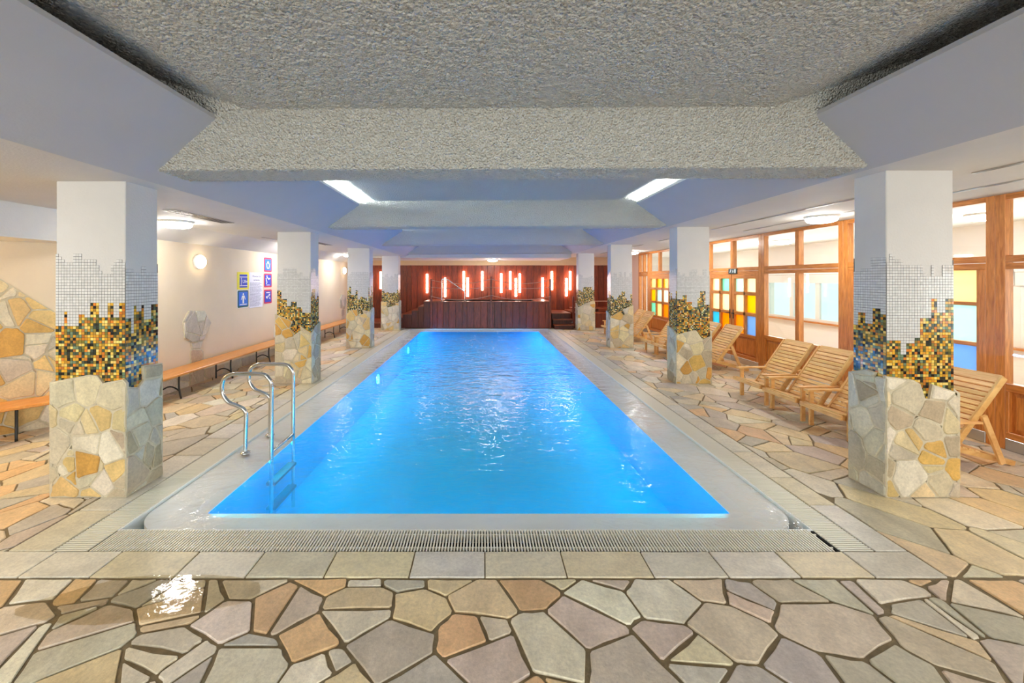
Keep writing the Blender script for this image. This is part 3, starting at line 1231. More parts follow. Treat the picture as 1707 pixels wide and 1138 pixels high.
def face_stones(parent, frame, bound, dm, rng, thick, pal, keep=None, gap=0.014, mort=0.6, an=(1, 0, 0, 1), name='wall_stone', matname='wallstone', pick=None):
    mm = MB()
    O, U, V, Nn = frame
    for poly, raw in crazy(bound, dm, rng, gap, an, 1.3, 0.75):
        n = len(raw)
        cx, cy = sum(p[0] for p in raw) / n, sum(p[1] for p in raw) / n
        if keep and not keep(cx, cy):
            continue
        c = jitter(rng.choice(pal) if pick is None else pick(cx, cy, rng), rng, 0.08)
        poly = roughen(tidy(poly, 0.010), rng, 0.013)
        if len(poly) < 3:
            continue
        m1 = MB()
        add_stone(m1, poly, frame, thick, c, rng, 0.006, 0.006)
        m1.build(name, M[matname], parent, fix=False)
        if mort:
            r2 = tidy(raw, 0.004)
            if len(r2) > 2:
                if area2(r2) < 0:
                    r2 = r2[::-1]
                h = thick * mort
                b0 = len(mm.v)
                k = len(r2)
                mm.v += [tuple(O + U * p[0] + V * p[1]) for p in r2] + [tuple(O + U * p[0] + V * p[1] + Nn * h) for p in r2]
                for i in range(k):
                    j = (i + 1) % k
                    mm.f.append((b0 + i, b0 + j, b0 + k + j, b0 + k + i))
                    mm.c.append(None)
                mm.f.append(tuple(b0 + k + i for i in range(k)))
                mm.c.append(None)
    if mort and mm.f:
        mm.build('mortar', M['mortar'], parent, fix=False)


face_stones(wn, nfr, [(0.02, 0.0), (2.5, 0.0), (2.5, 2.2), (1.33, 2.2), (0.02, 0.97)], 0.20, rng, 0.035, PIL_PAL[:8])
# stone patches and skirting stones on the left wall
lfr = (Vector((-4.95, 0, 0)), Vector((0, 1, 0)), Z3, Vector((1, 0, 0)))
for yc in (7.05, 14.4):
    face_stones(wl, lfr, [(yc - 0.30, 0.82), (yc - 0.14, 0.72), (yc + 0.16, 0.72), (yc + 0.36, 1.0), (yc + 0.18, 1.24), (yc - 0.2, 1.27), (yc - 0.33, 1.1)], 0.24, rng, 0.03, GREY_PAL)
    face_stones(wl, lfr, [(yc - 0.17, 0.0), (yc + 0.17, 0.0), (yc + 0.13, 0.72), (yc - 0.16, 0.72)], 0.22, rng, 0.025, GREY_PAL)
face_stones(wl, lfr, [(5.45, 0), (6.86, 0), (6.86, 0.2), (5.45, 0.26)], 0.26, rng, 0.025, GREY_PAL)
face_stones(wl, lfr, [(7.24, 0), (9.9, 0), (9.9, 0.16), (7.24, 0.2)], 0.3, rng, 0.022, GREY_PAL)

# ------------------------------------------------------------------ pillars
GOLD = [lin(c) for c in [(206, 158, 52), (196, 142, 40), (180, 128, 44), (214, 176, 84), (190, 112, 40), (150, 120, 50), (118, 108, 48),
                         (84, 84, 44), (40, 46, 38), (20, 22, 24), (60, 74, 62), (222, 190, 110), (168, 104, 44), (102, 124, 96)]]
OLIVE = [lin(c) for c in [(190, 160, 84), (172, 140, 60), (150, 130, 70), (206, 190, 130), (96, 100, 70), (40, 46, 46), (22, 26, 34),
                          (120, 112, 60), (214, 200, 160), (60, 74, 76), (168, 116, 62), (84, 96, 82)]]
PITCH = 0.0242


def skyline(n, rng, lo, hi, wmin=2, wmax=4):
    """stepped outline: one height per tile column"""
    out = []
    h = rng.uniform(lo, hi)
    while len(out) < n:
        w = rng.randint(wmin, wmax)
        out += [h] * w
        h = min(hi, max(lo, h + rng.choice((-1, 1)) * rng.uniform(0.05, 0.16)))
        if rng.random() < 0.3:
            h = rng.uniform(lo, hi)
    return out[:n]


def mosaic_face(mb, gb, O, U, Nn, width, z0, white_top, gold_top, pal, rng):
    n = len(white_top)
    p = width / n
    rows = int((max(white_top) - z0) / p) + 2
    for i in range(n):
        for j in range(rows):
            z = z0 + j * p
            if z > white_top[i]:
                break
            a, b = i * p, (i + 1) * p
            g = p * 0.055
            if z > gold_top[i]:
                v = rng.uniform(0.62, 0.72)
                c = (v, v, v * 1.0)
            else:
                # warm and dark tiles mixed
                c = jitter(rng.choice(pal), rng, 0.15)
                c = tuple(min(0.9, v * 1.35) for v in c)
            h = 0.004 + rng.uniform(0, 0.0008)
            q = [(a + g, z + g), (b - g, z + g), (b - g, z + p - g), (a + g, z + p - g)]
            tl = [rng.uniform(-0.0004, 0.0004) for _ in range(2)]
            n0 = len(mb.v)
            mb.v += [tuple(O + U * s + Z3 * t_ + Nn * 0.001) for s, t_ in q]
            mb.v += [tuple(O + U * s + Z3 * t_ + Nn * (h + (tl[0] if k in (1, 2) else 0) + (tl[1] if k > 1 else 0))) for k, (s, t_) in enumerate(q)]
            for f in ((4, 5, 6, 7), (0, 1, 5, 4), (1, 2, 6, 5), (2, 3, 7, 6), (3, 0, 4, 7)):
                mb.f.append(tuple(n0 + k for k in f))
                mb.c.append(c)
            gb.quad(tuple(O + U * a + Z3 * z + Nn * 0.0015), tuple(O + U * b + Z3 * z + Nn * 0.0015),
                    tuple(O + U * b + Z3 * (z + p) + Nn * 0.0015), tuple(O + U * a + Z3 * (z + p) + Nn * 0.0015))


# hand-set outlines for the two near pillars (one height per column, left to right on the front face)
FRONT = {
    ('L', 0): ([1.99, 1.97, 1.95, 1.93, 1.92, 1.92, 2.0, 2.0, 2.0, 1.96, 1.95, 1.95, 1.95, 1.94, 1.9, 1.85, 1.83, 1.83, 1.83, 1.9, 1.93, 1.95, 1.95, 1.93],
               [1.41, 1.41, 1.41, 1.53, 1.41, 1.41, 1.41, 1.41, 1.5, 1.5, 1.47, 1.47, 1.59, 1.59, 1.59, 1.47, 1.47, 1.47, 1.59, 1.59, 1.46, 1.46, 1.6, 1.6]),
    ('R', 0): ([1.93, 1.99, 1.97, 1.96, 1.95, 1.92, 1.9, 1.9, 1.9, 1.9, 1.9, 1.9, 1.9, 1.84, 1.82, 1.82, 1.9, 1.82, 1.8, 1.8, 1.9, 1.9, 1.9, 1.9],
               [1.29, 1.29, 1.29, 1.29, 1.29, 1.17, 1.17, 1.25, 1.25, 1.25, 1.3, 1.3, 1.46, 1.46, 1.46, 1.46, 1.62, 1.62, 1.5, 1.5, 1.5, 1.62, 1.62, 1.62]),
}
ORD = ['nearest', 'second', 'third', 'farthest']
pil_objs = {}
for side in ('L', 'R'):
    for k in range(4):
        rng = random.Random(100 + k * 7 + (50 if side == 'R' else 0))
        y0 = PY[k] + 0.03
        if side == 'L':
            x0, x1, ztop = -3.54, -2.965, 2.615
            y1 = y0 + 0.335
        else:
            x0, x1, ztop = 3.345, 3.90, 2.705
            y1 = y0 + 0.295
        cx, cy = (x0 + x1) / 2, (y0 + y1) / 2
        P = tag(empty('pillar', (cx, cy, 0)), '%s %s pillar, white above stepped gold mosaic and a stone-clad base' %
                (ORD[k], 'bench-side' if side == 'L' else 'deck-chair-side'), 'pillar', 'mosaic pillars beside the pool')
        mb = MB()
        mb.bbox(x0, y0, -0.01, x1, y1, ztop, 0.006)
        mb.build('shaft', M['plaster'], P)
        w, dpt = x1 - x0, y1 - y0
        nf, ns = 24, 13
        if (side, k) in FRONT:
            wt, gt = FRONT[(side, k)]
            wt = wt[:nf]
            gt = gt[:nf]
        else:
            wt = skyline(nf, rng, 1.84, 1.97)
            gt = skyline(nf, rng, 1.2, 1.58) if k < 3 else skyline(nf, rng, 1.3, 1.5)
        wts = skyline(ns, rng, 1.84, 1.97)
        gts = skyline(ns, rng, 1.3, 1.6, 1, 3)
        mo, gr = MB(), MB()
        pal = GOLD if k == 0 else (GOLD + OLIVE if k == 1 else OLIVE)
        z0 = 0.62
        X, Y = Vector((1, 0, 0)), Vector((0, 1, 0))
        mosaic_face(mo, gr, Vector((x0, y0, 0)), X, -Y, w, z0, wt, gt, pal, rng)
        mosaic_face(mo, gr, Vector((x1, y1, 0)), -X, Y, w, z0, skyline(nf, rng, 1.84, 1.97), skyline(nf, rng, 1.25, 1.55), pal, rng)
        mosaic_face(mo, gr, Vector((x1, y0, 0)), Y, X, dpt, z0, wts, gts, pal + OLIVE[4:8], rng)
        mosaic_face(mo, gr, Vector((x0, y1, 0)), -Y, -X, dpt, z0, skyline(ns, rng, 1.84, 1.97), gts[::-1], pal + OLIVE[4:8], rng)
        o = mo.build('mosaic_tiles', M['mosaic'], P, fix=False)
        o['kind'] = 'stuff'
        gr.build('mosaic_grout', M['darkgrout'], P, fix=False)
        # stone cladding
        th = 0.032
        za, zb = {('L', 0): (0.95, 0.99), ('R', 0): (1.0, 0.86), ('L', 1): (1.2, 0.86), ('R', 1): (0.84, 0.90), ('L', 2): (0.99, 0.95),
                  ('R', 2): (0.80, 1.12), ('L', 3): (1.0, 0.96), ('R', 3): (0.80, 1.06)}[(side, k)]
        dmp = 0.15 if k < 2 else 0.17
        e = th * 0.9
        zs = 1.03 if side == 'L' else 0.96
        for (O, U, Nn, ww, t0, t1, pl) in (
                (Vector((x0, y0, 0)), X, -Y, w, za, zb, PIL_PAL),
                (Vector((x1, y0, 0)), Y, X, dpt, zb, zs, SIDE_PAL if side == 'L' else PIL_PAL),
                (Vector((x0, y1, 0)), -Y, -X, dpt, zs, za, SIDE_PAL),
                (Vector((x1, y1, 0)), -X, Y, w, zs, zs, PIL_PAL)):
            bound = [(-e, 0.002), (ww + e, 0.002), (ww + e, t1), (ww * 0.5, max(t0, t1) + 0.02 if abs(t0 - t1) < 0.1 else (t0 + t1) / 2 + 0.03), (-e, t0)]
            drop = lambda s_, z, a=t0, b=t1, c=ww, q=rng: z < a + (b - a) * s_ / c - 0.05 or q.random() < 0.55
            face_stones(P, (O, U, Z3, Nn), bound, dmp, rng, th, pl, keep=drop, gap=0.011, mort=0.75, name='cladding_stone')
        pil_objs[(side, k)] = P

# ------------------------------------------------------------------ window wall on the right
WX = 5.57
FRT = 0.045     # half depth of frame


def wbox(mb, ya, za, yb, zb, d0=-FRT, d1=FRT, b=0.004):
    y0, y1 = min(ya, yb), max(ya, yb)
    mb.bbox(WX + d0, y0, za, WX + d1, y1, zb, b)


def part(name, rects, mat, parent, d0=-FRT, d1=FRT):
    mb = MB()
    for r in rects:
        wbox(mb, *r, d0, d1)
    return mb.build(name, M[mat], parent)


def pane(parent, y0, z0, y1, z1, mat):
    mb = MB()
    mb.box(WX - 0.004, y0, z0, WX + 0.004, y1, z1)
    return mb.build('pane', M[mat], parent)


def wood_panel(parent, y0, z0, y1, z1):
    """frame-and-panel: recessed board with a raised centre"""
    mb = MB()
    wbox(mb, y0, z0, y1, z1, -0.012, 0.012, 0.002)
    o = mb.build('panel', M['pinewood_v'], parent)
    mb = MB()
    g = 0.05
    if y1 - y0 > 0.2:
        a = [(y0 + 0.012, z0 + 0.012), (y1 - 0.012, z0 + 0.012), (y1 - 0.012, z1 - 0.012), (y0 + 0.012, z1 - 0.012)]
        c = [(y0 + g, z0 + g), (y1 - g, z0 + g), (y1 - g, z1 - g), (y0 + g, z1 - g)]
        mb.v += [(WX - 0.012, *p) for p in a] + [(WX - 0.028, *p) for p in c]
        for i in range(4):
            j = (i + 1) % 4
            mb.f.append((i, j, 4 + j, 4 + i))
            mb.c.append(None)
        mb.f.append((4, 5, 6, 7))
        mb.c.append(None)
        mb.build('raised_field', M['pinewood_v'], o)
    return o


ZT0, ZT1, ZTOP = 1.905, 2.05, 2.70
U_ = [14.5, 13.62, 12.0, 10.03, 8.1, 6.26, 4.40, 2.5, 0.6, -1.4, -4.0]


def upper(parent, y0, y1, mid):
    for a, b in ((y0, mid - 0.045), (mid + 0.045, y1)):
        pane(parent, a - 0.005, ZT1 - 0.005, b + 0.005, 2.645, 'glass')
    part('mullion', [(mid - 0.045, ZT1, mid + 0.045, 2.64)], 'pinewood_v', parent)


def common(parent, y0, y1):
    """head, transom, end posts, steel kick strip of a unit from y0 to y1"""
    part('post', [(y0, 0.0, y0 + 0.085, ZTOP)], 'pinewood_v', parent)
    part('post', [(y1 - 0.085, 0.0, y1, ZTOP)], 'pinewood_v', parent)
    part('head', [(y0 + 0.085, 2.64, y1 - 0.085, ZTOP)], 'pinewood_y', parent)
    part('transom', [(y0 + 0.085, ZT0, y1 - 0.085, 1.972), (y0 + 0.085, 1.978, y1 - 0.085, ZT1)], 'pinewood_y', parent)


def win_unit(name, y0, y1):
    W = struct(empty(name, (WX, (y0 + y1) / 2, 0)))
    common(W, y0, y1)
    a, b = y0 + 0.085, y1 - 0.085
    mid = (a + b) / 2
    upper(W, a, b, mid)
    for p, q in ((a, mid - 0.045), (mid + 0.045, b)):
        pane(W, p - 0.005, 0.695, q + 0.005, ZT0 + 0.005, 'glass')
        wood_panel(W, p + 0.03, 0.19, q - 0.03, 0.62)
    part('mullion', [(mid - 0.045, 0.12, mid + 0.045, ZT0)], 'pinewood_v', W)
    part('rail', [(a, 0.62, mid - 0.045, 0.70), (mid + 0.045, 0.62, b, 0.70), (a, 0.12, mid - 0.045, 0.19), (mid + 0.045, 0.12, b, 0.19)], 'pinewood_y', W)
    part('stile', [(a, 0.19, a + 0.03, 0.62), (mid - 0.075, 0.19, mid - 0.045, 0.62), (mid + 0.045, 0.19, mid + 0.075, 0.62), (b - 0.03, 0.19, b, 0.62)], 'pinewood_v', W)
    part('kick_plate', [(a, 0.0, b, 0.12)], 'kick', W, -FRT - 0.004, FRT)
    return W


def door_unit(name, y0, y1, cols, zrows, leaf_cols, handles=True, single=False):
    """two leaves, each leaf_cols columns by three rows of coloured panes; cols: rows top down, far to near"""
    W = struct(empty(name, (WX, (y0 + y1) / 2, 0)))
    common(W, y0, y1)
    a, b = y0 + 0.085, y1 - 0.085
    mid = (a + b) / 2
    upper(W, a, b, mid)
    leaves = [(mid + 0.008, b), (a, mid - 0.008)] if not single else [(a, b)]
    for li, (p, q) in enumerate(leaves):
        st, bar = 0.085, 0.065
        gw = (q - p - 2 * st - (leaf_cols - 1) * bar) / leaf_cols
        part('stile', [(p, 0.12, p + st, ZT0)], 'pinewood_v', W)
        part('stile', [(q - st, 0.12, q, ZT0)], 'pinewood_v', W)
        rails = [(p + st, zrows[0][0], q - st, ZT0), (p + st, 0.12, q - st, 0.19)]
        for r in range(2):
            rails.append((p + st, zrows[r + 1][0], q - st, zrows[r][1]))
        rails.append((p + st, 0.58, q - st, zrows[2][1]))
        part('rail', rails, 'pinewood_y', W)
        for c in range(leaf_cols - 1):
            yy = p + st + (c + 1) * gw + c * bar
            part('glazing_bar', [(yy, zrows[2][1], yy + bar, zrows[0][0])], 'pinewood_v', W)
        for r in range(3):
            for c in range(leaf_cols):
                # columns listed from the far side
                cc = leaf_cols - 1 - c
                ya = p + st + cc * (gw + bar)
                pane(W, ya - 0.004, zrows[r][1] - 0.004, ya + gw + 0.004, zrows[r][0] + 0.004, 'st_' + cols[li][r][c])
        wood_panel(W, p + st, 0.19, q - st, 0.58)
        part('kick_plate', [(p, 0.0, q, 0.12)], 'kick', W, -FRT - 0.004, FRT)
    if handles:
        for yy in (mid + 0.06, mid - 0.06):
            h = part('handle_plate', [(yy - 0.018, 0.93, yy + 0.018, 1.13)], 'black', W, -FRT - 0.006, -FRT + 0.002)
            mb = MB()
            sgn = 1 if yy > mid else -1
            mb.tube([(WX - FRT - 0.004, yy, 1.05), (WX - FRT - 0.045, yy, 1.05), (WX - FRT - 0.05, yy + sgn * 0.11, 1.05)], 0.009, 8)
            mb.build('handle', M['black'], h, True)
    return W


win_unit('window_1', U_[1], U_[0])
ROWS = ((1.81, 1.53), (1.46, 1.10), (1.03, 0.64))
door_unit('door_2', U_[2], U_[1], [[('yellow', 'amber', 'amber'), ('amber', 'aqua', 'cream'), ('mint', 'yellow', 'orange')]], ROWS, 3, False, True)
win_unit('window_2', U_[3], U_[2])
door_unit('door_1', U_[4], U_[3], [[('pale', 'mint'), ('pale', 'pale'), ('sky', 'orange')], [('aqua', 'pale'), ('pale', 'amber'), ('orange', 'blue')]], ROWS, 2)
win_unit('window_3', U_[5], U_[4])
W4 = door_unit('window_4', U_[6], U_[5], [[('orange',), ('aqua',), ('sky',)], [('yellow',), ('aqua',), ('blue',)]], ((1.90, 1.54), (1.50, 1.09), (1.045, 0.70)), 1, False)
win_unit('window_5', U_[7], U_[6])
win_unit('window_6', U_[8], U_[7])
win_unit('window_7', U_[9], U_[8])
win_unit('window_8', U_[10], U_[9])

# winter garden beyond the glazing
mb = MB()
mb.box(5.62, -4, -0.1, 8.4, 17, 0.0)
struct(mb.build('floor_garden', plain('garden_floor', lin((226, 218, 204)), 0.5, var=0.05)))
mb = MB()
mb.box(5.75, -4, 2.70, 8.6, 17, 2.9)
struct(mb.build('ceiling_garden', M['white']))
mb = MB()
ow = []
yb = -2.0
segs = []
while yb < 14.5:
    segs.append((yb, yb + 2.7))
    yb += 2.8
mb.box(8.3, -4, 0, 8.5, 17, 0.74)
mb.box(8.3, -4, 1.80, 8.5, 17, 2.9)
prev = -4.0
for a, b in segs:
    mb.box(8.3, prev, 0.74, 8.5, a, 1.80)
    prev = b
mb.box(8.3, prev, 0.74, 8.5, 17, 1.80)
struct(mb.build('wall_garden', plain('garden_wall', lin((244, 238, 230)), 0.7, var=0.02)))
mb = MB()
mb.box(5.72, 16.93, 0, 8.3, 17.03, 2.7)
struct(mb.build('wall_garden_end', M['white']))
i = 9
for a, b in segs:
    W = struct(empty('window_%d' % i, (8.34, (a + b) / 2, 0.74)))
    i += 1
    mb = MB()
    m_ = (a + b) / 2
    mb.bbox(8.30, a, 0.74, 8.36, a + 0.06, 1.80)
    mb.bbox(8.30, b - 0.06, 0.74, 8.36, b, 1.80)
    for q_ in (a + 0.93, a + 1.78):
        mb.bbox(8.30, q_ - 0.06, 0.80, 8.36, q_ + 0.06, 1.74)
    mb.bbox(8.30, a + 0.06, 0.74, 8.36, b - 0.06, 0.80)
    mb.bbox(8.30, a + 0.06, 1.74, 8.36, b - 0.06, 1.80)
    mb.build('frame', M['white'], W)
    mb = MB()
    mb.bbox(8.2, a - 0.05, 0.70, 8.32, b + 0.05, 0.735)
    mb.build('sill', M['pinewood_y'], W)
    for p, q in ((a + 0.06, a + 0.87), (a + 0.99, a + 1.72), (a + 1.84, b - 0.06)):
        mb = MB()
        mb.box(8.325, p, 0.80, 8.333, q, 1.74)
        mb.build('pane', M['glass'], W)
    mb = MB()
    mb.box(8.27, a - 0.04, 1.70, 8.285, b + 0.04, 1.93)
    mb.tube([(8.278, a - 0.04, 1.93), (8.278, b + 0.04, 1.93)], 0.03, 8)
    mb.build('roller_blind', M['white'], W)


# ------------------------------------------------------------------ ceiling lamps, wall lamps, vents
def ceiling_lamp(x, y, z, label):
    c = tag(empty('ceiling_lamp', (x, y, z)), label, 'lamp', 'round opal ceiling lamps')
    mb = MB()
    mb.lathe([(0.20, 0.0), (0.20, 0.028), (0.19, 0.034)], (x, y, z), (0, 0, -1), 28)
    mb.build('base_ring', M['white'], c, False)
    mb = MB()
    mb.lathe([(0.182, 0.03), (0.182, 0.055), (0.165, 0.08), (0.12, 0.095), (0.05, 0.102)], (x, y, z), (0, 0, -1), 28)
    mb.build('opal_cover', M['opal'], c, True)


for i, y in enumerate((2.0, 5.7, 9.4, 13.1)):
    ceiling_lamp(-4.28, y, 2.61, 'round opal ceiling lamp above the bench aisle, %s' % ('before the near pillar', 'just past the near pillar', 'behind the second pillar', 'behind the third pillar')[i])
for i, y in enumerate((2.1, 5.83, 9.5, 13.2)):
    ceiling_lamp(4.84, y, 2.70, 'round opal ceiling lamp above the deck chairs, %s' % ('before the near pillar', 'between the first and second pillars', 'hidden past the second pillar', 'past the third pillar')[i])
ceiling_lamp(0.37, 15.6, 2.565, 'small round lamp on the ceiling in front of the mahogany wall')
for i, y in enumerate((1.8, 5.6, 9.4, 13.2)):
    ceiling_lamp(6.9, y, 2.70, 'round lamp on the ceiling beyond the glazing, %s from the near end' % ('first', 'second', 'third', 'fourth')[i])


def wall_lamp(p, n, label, mat='opalwarm'):
    c = tag(empty('wall_lamp', p), label, 'lamp', 'round warm wall lamps')
    mb = MB()
    mb.lathe([(0.125, 0.0), (0.125, 0.03), (0.115, 0.036)], p, n, 24)
    mb.build('backplate', M['white'], c)
    mb = MB()
    mb.lathe([(0.118, 0.03), (0.115, 0.055), (0.09, 0.085), (0.04, 0.1)], p, n, 24)
    mb.build('opal_globe', M[mat], c, True)


for i, y in enumerate((7.09, 10.77, 14.45)):
    wall_lamp((-4.95, y, 2.10), (1, 0, 0), 'round glowing wall lamp on the cream wall, %s' % ('left of the rule signs', 'behind the second pillar', 'the far one near the mahogany wall')[i])
pl_ = A + dv * 1.75
wall_lamp((pl_.x, pl_.y, 2.05), tuple(nv), 'warm wall lamp in the stone niche above the near bench', 'niche')


def vent(x0, y0, x1, y1, z, label, group):
    c = tag(empty('ceiling_vent', ((x0 + x1) / 2, (y0 + y1) / 2, z)), label, 'vent', group)
    mb = MB()
    mb.box(x0, y0, z - 0.004, x1, y1, z + 0.004)
    mb.build('slot', M['channel'], c)
    mb = MB()
    t_ = 0.006
    for q in ((x0 - t_, y0 - t_, x0, y1 + t_), (x1, y0 - t_, x1 + t_, y1 + t_), (x0, y0 - t_, x1, y0), (x0, y1, x1, y1 + t_)):
        mb.box(q[0], q[1], z - 0.009, q[2], q[3], z + 0.004)
    mb.build('frame', M['kick'], c)
    if x1 - x0 > 0.06:
        mb = MB()
        for f in (0.33, 0.66):
            xx = x0 + (x1 - x0) * f
            mb.box(xx - 0.004, y0, z - 0.008, xx + 0.004, y1, z)
        mb.build('blade', M['kick'], c)


vent(-3.75, 4.79, -3.58, 5.86, 2.61, 'dark slotted ceiling vent beside the near bench-side pillar', 'wide ceiling vents')
vent(-3.75, 8.6, -3.58, 9.7, 2.61, 'dark slotted ceiling vent beside the second bench-side pillar', 'wide ceiling vents')
vent(-4.28, 7.9, -4.22, 8.4, 2.61, 'short thin ceiling slot above the rule signs', 'wide ceiling vents')
for i, (a, b) in enumerate(((2.2, 3.45), (3.75, 7.4), (8.0, 9.6), (10.6, 12.4), (13.2, 14.4))):
    vent(4.145, a, 4.17, b, 2.70, 'thin dark ceiling slot over the deck chairs\' front, %s from the near end' % ('first', 'second', 'third', 'fourth', 'fifth')[i], 'thin ceiling slots')
for i, (a, b) in enumerate(((2.4, 5.5), (6.1, 7.6))):
    vent(4.86, a, 4.885, b, 2.70, 'thin dark ceiling slot in line with the ceiling lamp, on its %s side' % ('near', 'far')[i], 'thin ceiling slots')


# ------------------------------------------------------------------ benches
def bench(A_, B_, back, label, legs):
    """A_, B_: front edge end points at floor; back: unit vector to the back edge"""
    A_, B_, back = Vector(A_), Vector(B_), Vector(back)
    d = (B_ - A_).normalized()
    c = tag(empty('bench', (A_ + B_) / 2), label, 'bench', 'wooden benches along the wall')
    w, zt = 0.40, 0.39
    p = [A_, B_, B_ + back * w, A_ + back * w]
    ce = sum(p, Vector()) / 4
    mb = MB()
    rings = []
    for z, s in ((zt - 0.035, 0.008), (zt - 0.028, 0), (zt - 0.006, 0), (zt, 0.008)):
        ring = []
        for q in p:
            v = q - ce
            u = Vector((v.dot(d), v.dot(back)))
            u = Vector((u.x - math.copysign(s, u.x), u.y - math.copysign(s, u.y)))
            ring.append(tuple(ce + d * u.x + back * u.y + Z3 * z))
        rings.append(ring)
    for r in rings:
        mb.v += r
    for k in range(3):
        for i in range(4):
            j = (i + 1) % 4
            mb.f.append((k * 4 + i, k * 4 + j, k * 4 + 4 + j, k * 4 + 4 + i))
            mb.c.append(None)
    mb.f += [(3, 2, 1, 0), (12, 13, 14, 15)]
    mb.c += [None, None]
    mb.build('seat_board', M['bench'], c)
    for t_ in legs:
        o = A_ + d * t_
        f0, b0 = o + back * 0.07, o + back * 0.34
        mb = MB()
        n = 8
        mb.tube([tuple(f0 + back * 0.02 * math.sin(math.pi * i / n) - back * 0.03 * (1 - i / n) + Z3 * (zt - 0.036) * i / n) for i in range(n + 1)], 0.013, 8)
        leg = mb.build('leg', M['black'], c, True)
        mb = MB()
        mb.tube([tuple(b0), tuple(b0 + Z3 * (zt - 0.036))], 0.013, 8)
        mb.build('leg', M['black'], c, True)
        mb = MB()
        mb.tube([tuple(f0 + (b0 - f0) * (i / n) + Z3 * (0.12 + 0.06 * math.sin(math.pi * i / n))) for i in range(n + 1)], 0.011, 8)
        mb.build('arched_brace', M['black'], c, True)
    return c


bench((-4.50, 5.45, 0), (-4.50, 9.9, 0), (-1, 0, 0), 'long orange wood bench with black legs under the rule signs', (0.69, 1.95, 3.27, 4.2))
bench((-4.50, 10.6, 0), (-4.50, 14.7, 0), (-1, 0, 0), 'far orange wood bench seen between the second and third pillars', (0.6, 1.9, 3.2))
nb0 = A + dv * 0.36 + nv * 0.44
bench(tuple(nb0 + dv * 1.7), tuple(nb0), tuple(-nv), 'near orange wood bench against the rough stone niche wall', (0.35, 1.28))

# ------------------------------------------------------------------ pool ladder
lad = tag(empty('pool_ladder', (-2.35, 4.5, 0)), 'stainless steel pool ladder with two curved handrails at the bench side of the pool', 'ladder')


def smooth_path(pts, n=6):
    out = []
    P_ = [Vector(p) for p in pts]
    for i in range(len(P_) - 1):
        p0, p1, p2, p3 = P_[max(i - 1, 0)], P_[i], P_[i + 1], P_[min(i + 2, len(P_) - 1)]
        for k in range(n):
            t_ = k / n
            out.append(tuple(0.5 * ((2 * p1) + (-p0 + p2) * t_ + (2 * p0 - 5 * p1 + 4 * p2 - p3) * t_ ** 2 + (-p0 + 3 * p1 - 3 * p2 + p3) * t_ ** 3)))
    out.append(tuple(P_[-1]))
    return out


for y in (4.265, 4.755):
    k = 4.265 / 680
    px = [(409, 753), (409.5, 720), (410, 692), (406, 682), (395, 676), (381, 670), (372, 658), (370, 645), (374, 631), (385, 624.2), (400, 623),
          (436, 623.6), (447, 630), (452, 643), (452.5, 690), (452.5, 752), (452.5, 800), (452.5, 890)]
    path = [((a - 805) * k, y, 1.8 - (b - 465) * k) for a, b in px]
    path[0] = (path[0][0], y, 0.0 - 0.02)
    mb = MB()
    mb.tube(smooth_path(path), 0.0205, 14)
    r_ = mb.build('handrail', M['steel'], lad, True)
    mb = MB()
    mb.lathe([(0.05, 0.0), (0.05, 0.01), (0.03, 0.022)], (path[0][0], y, -0.02 + 0.0), (0, 0, 1), 20)
    mb.build('foot_flange', M['steel'], r_, True)
for z in (-0.005, -0.36, -0.62):
    mb = MB()
    xs_ = (452.5 - 805) * 4.265 / 680
    if z > -0.1:
        mb.tube([(xs_, 4.265, z), (xs_, 4.755, z)], 0.017, 10)
        mb.build('crossbar', M['steel'], lad, True)
    else:
        mb.bbox(xs_ - 0.06, 4.265, z, xs_ + 0.04, 4.755, z + 0.03)
        mb.build('tread', plain('tread_shadow', lin((8, 24, 44)), 0.6), lad)  # dark blue puts the underwater shadow into the tread colour

# ------------------------------------------------------------------ deck chairs


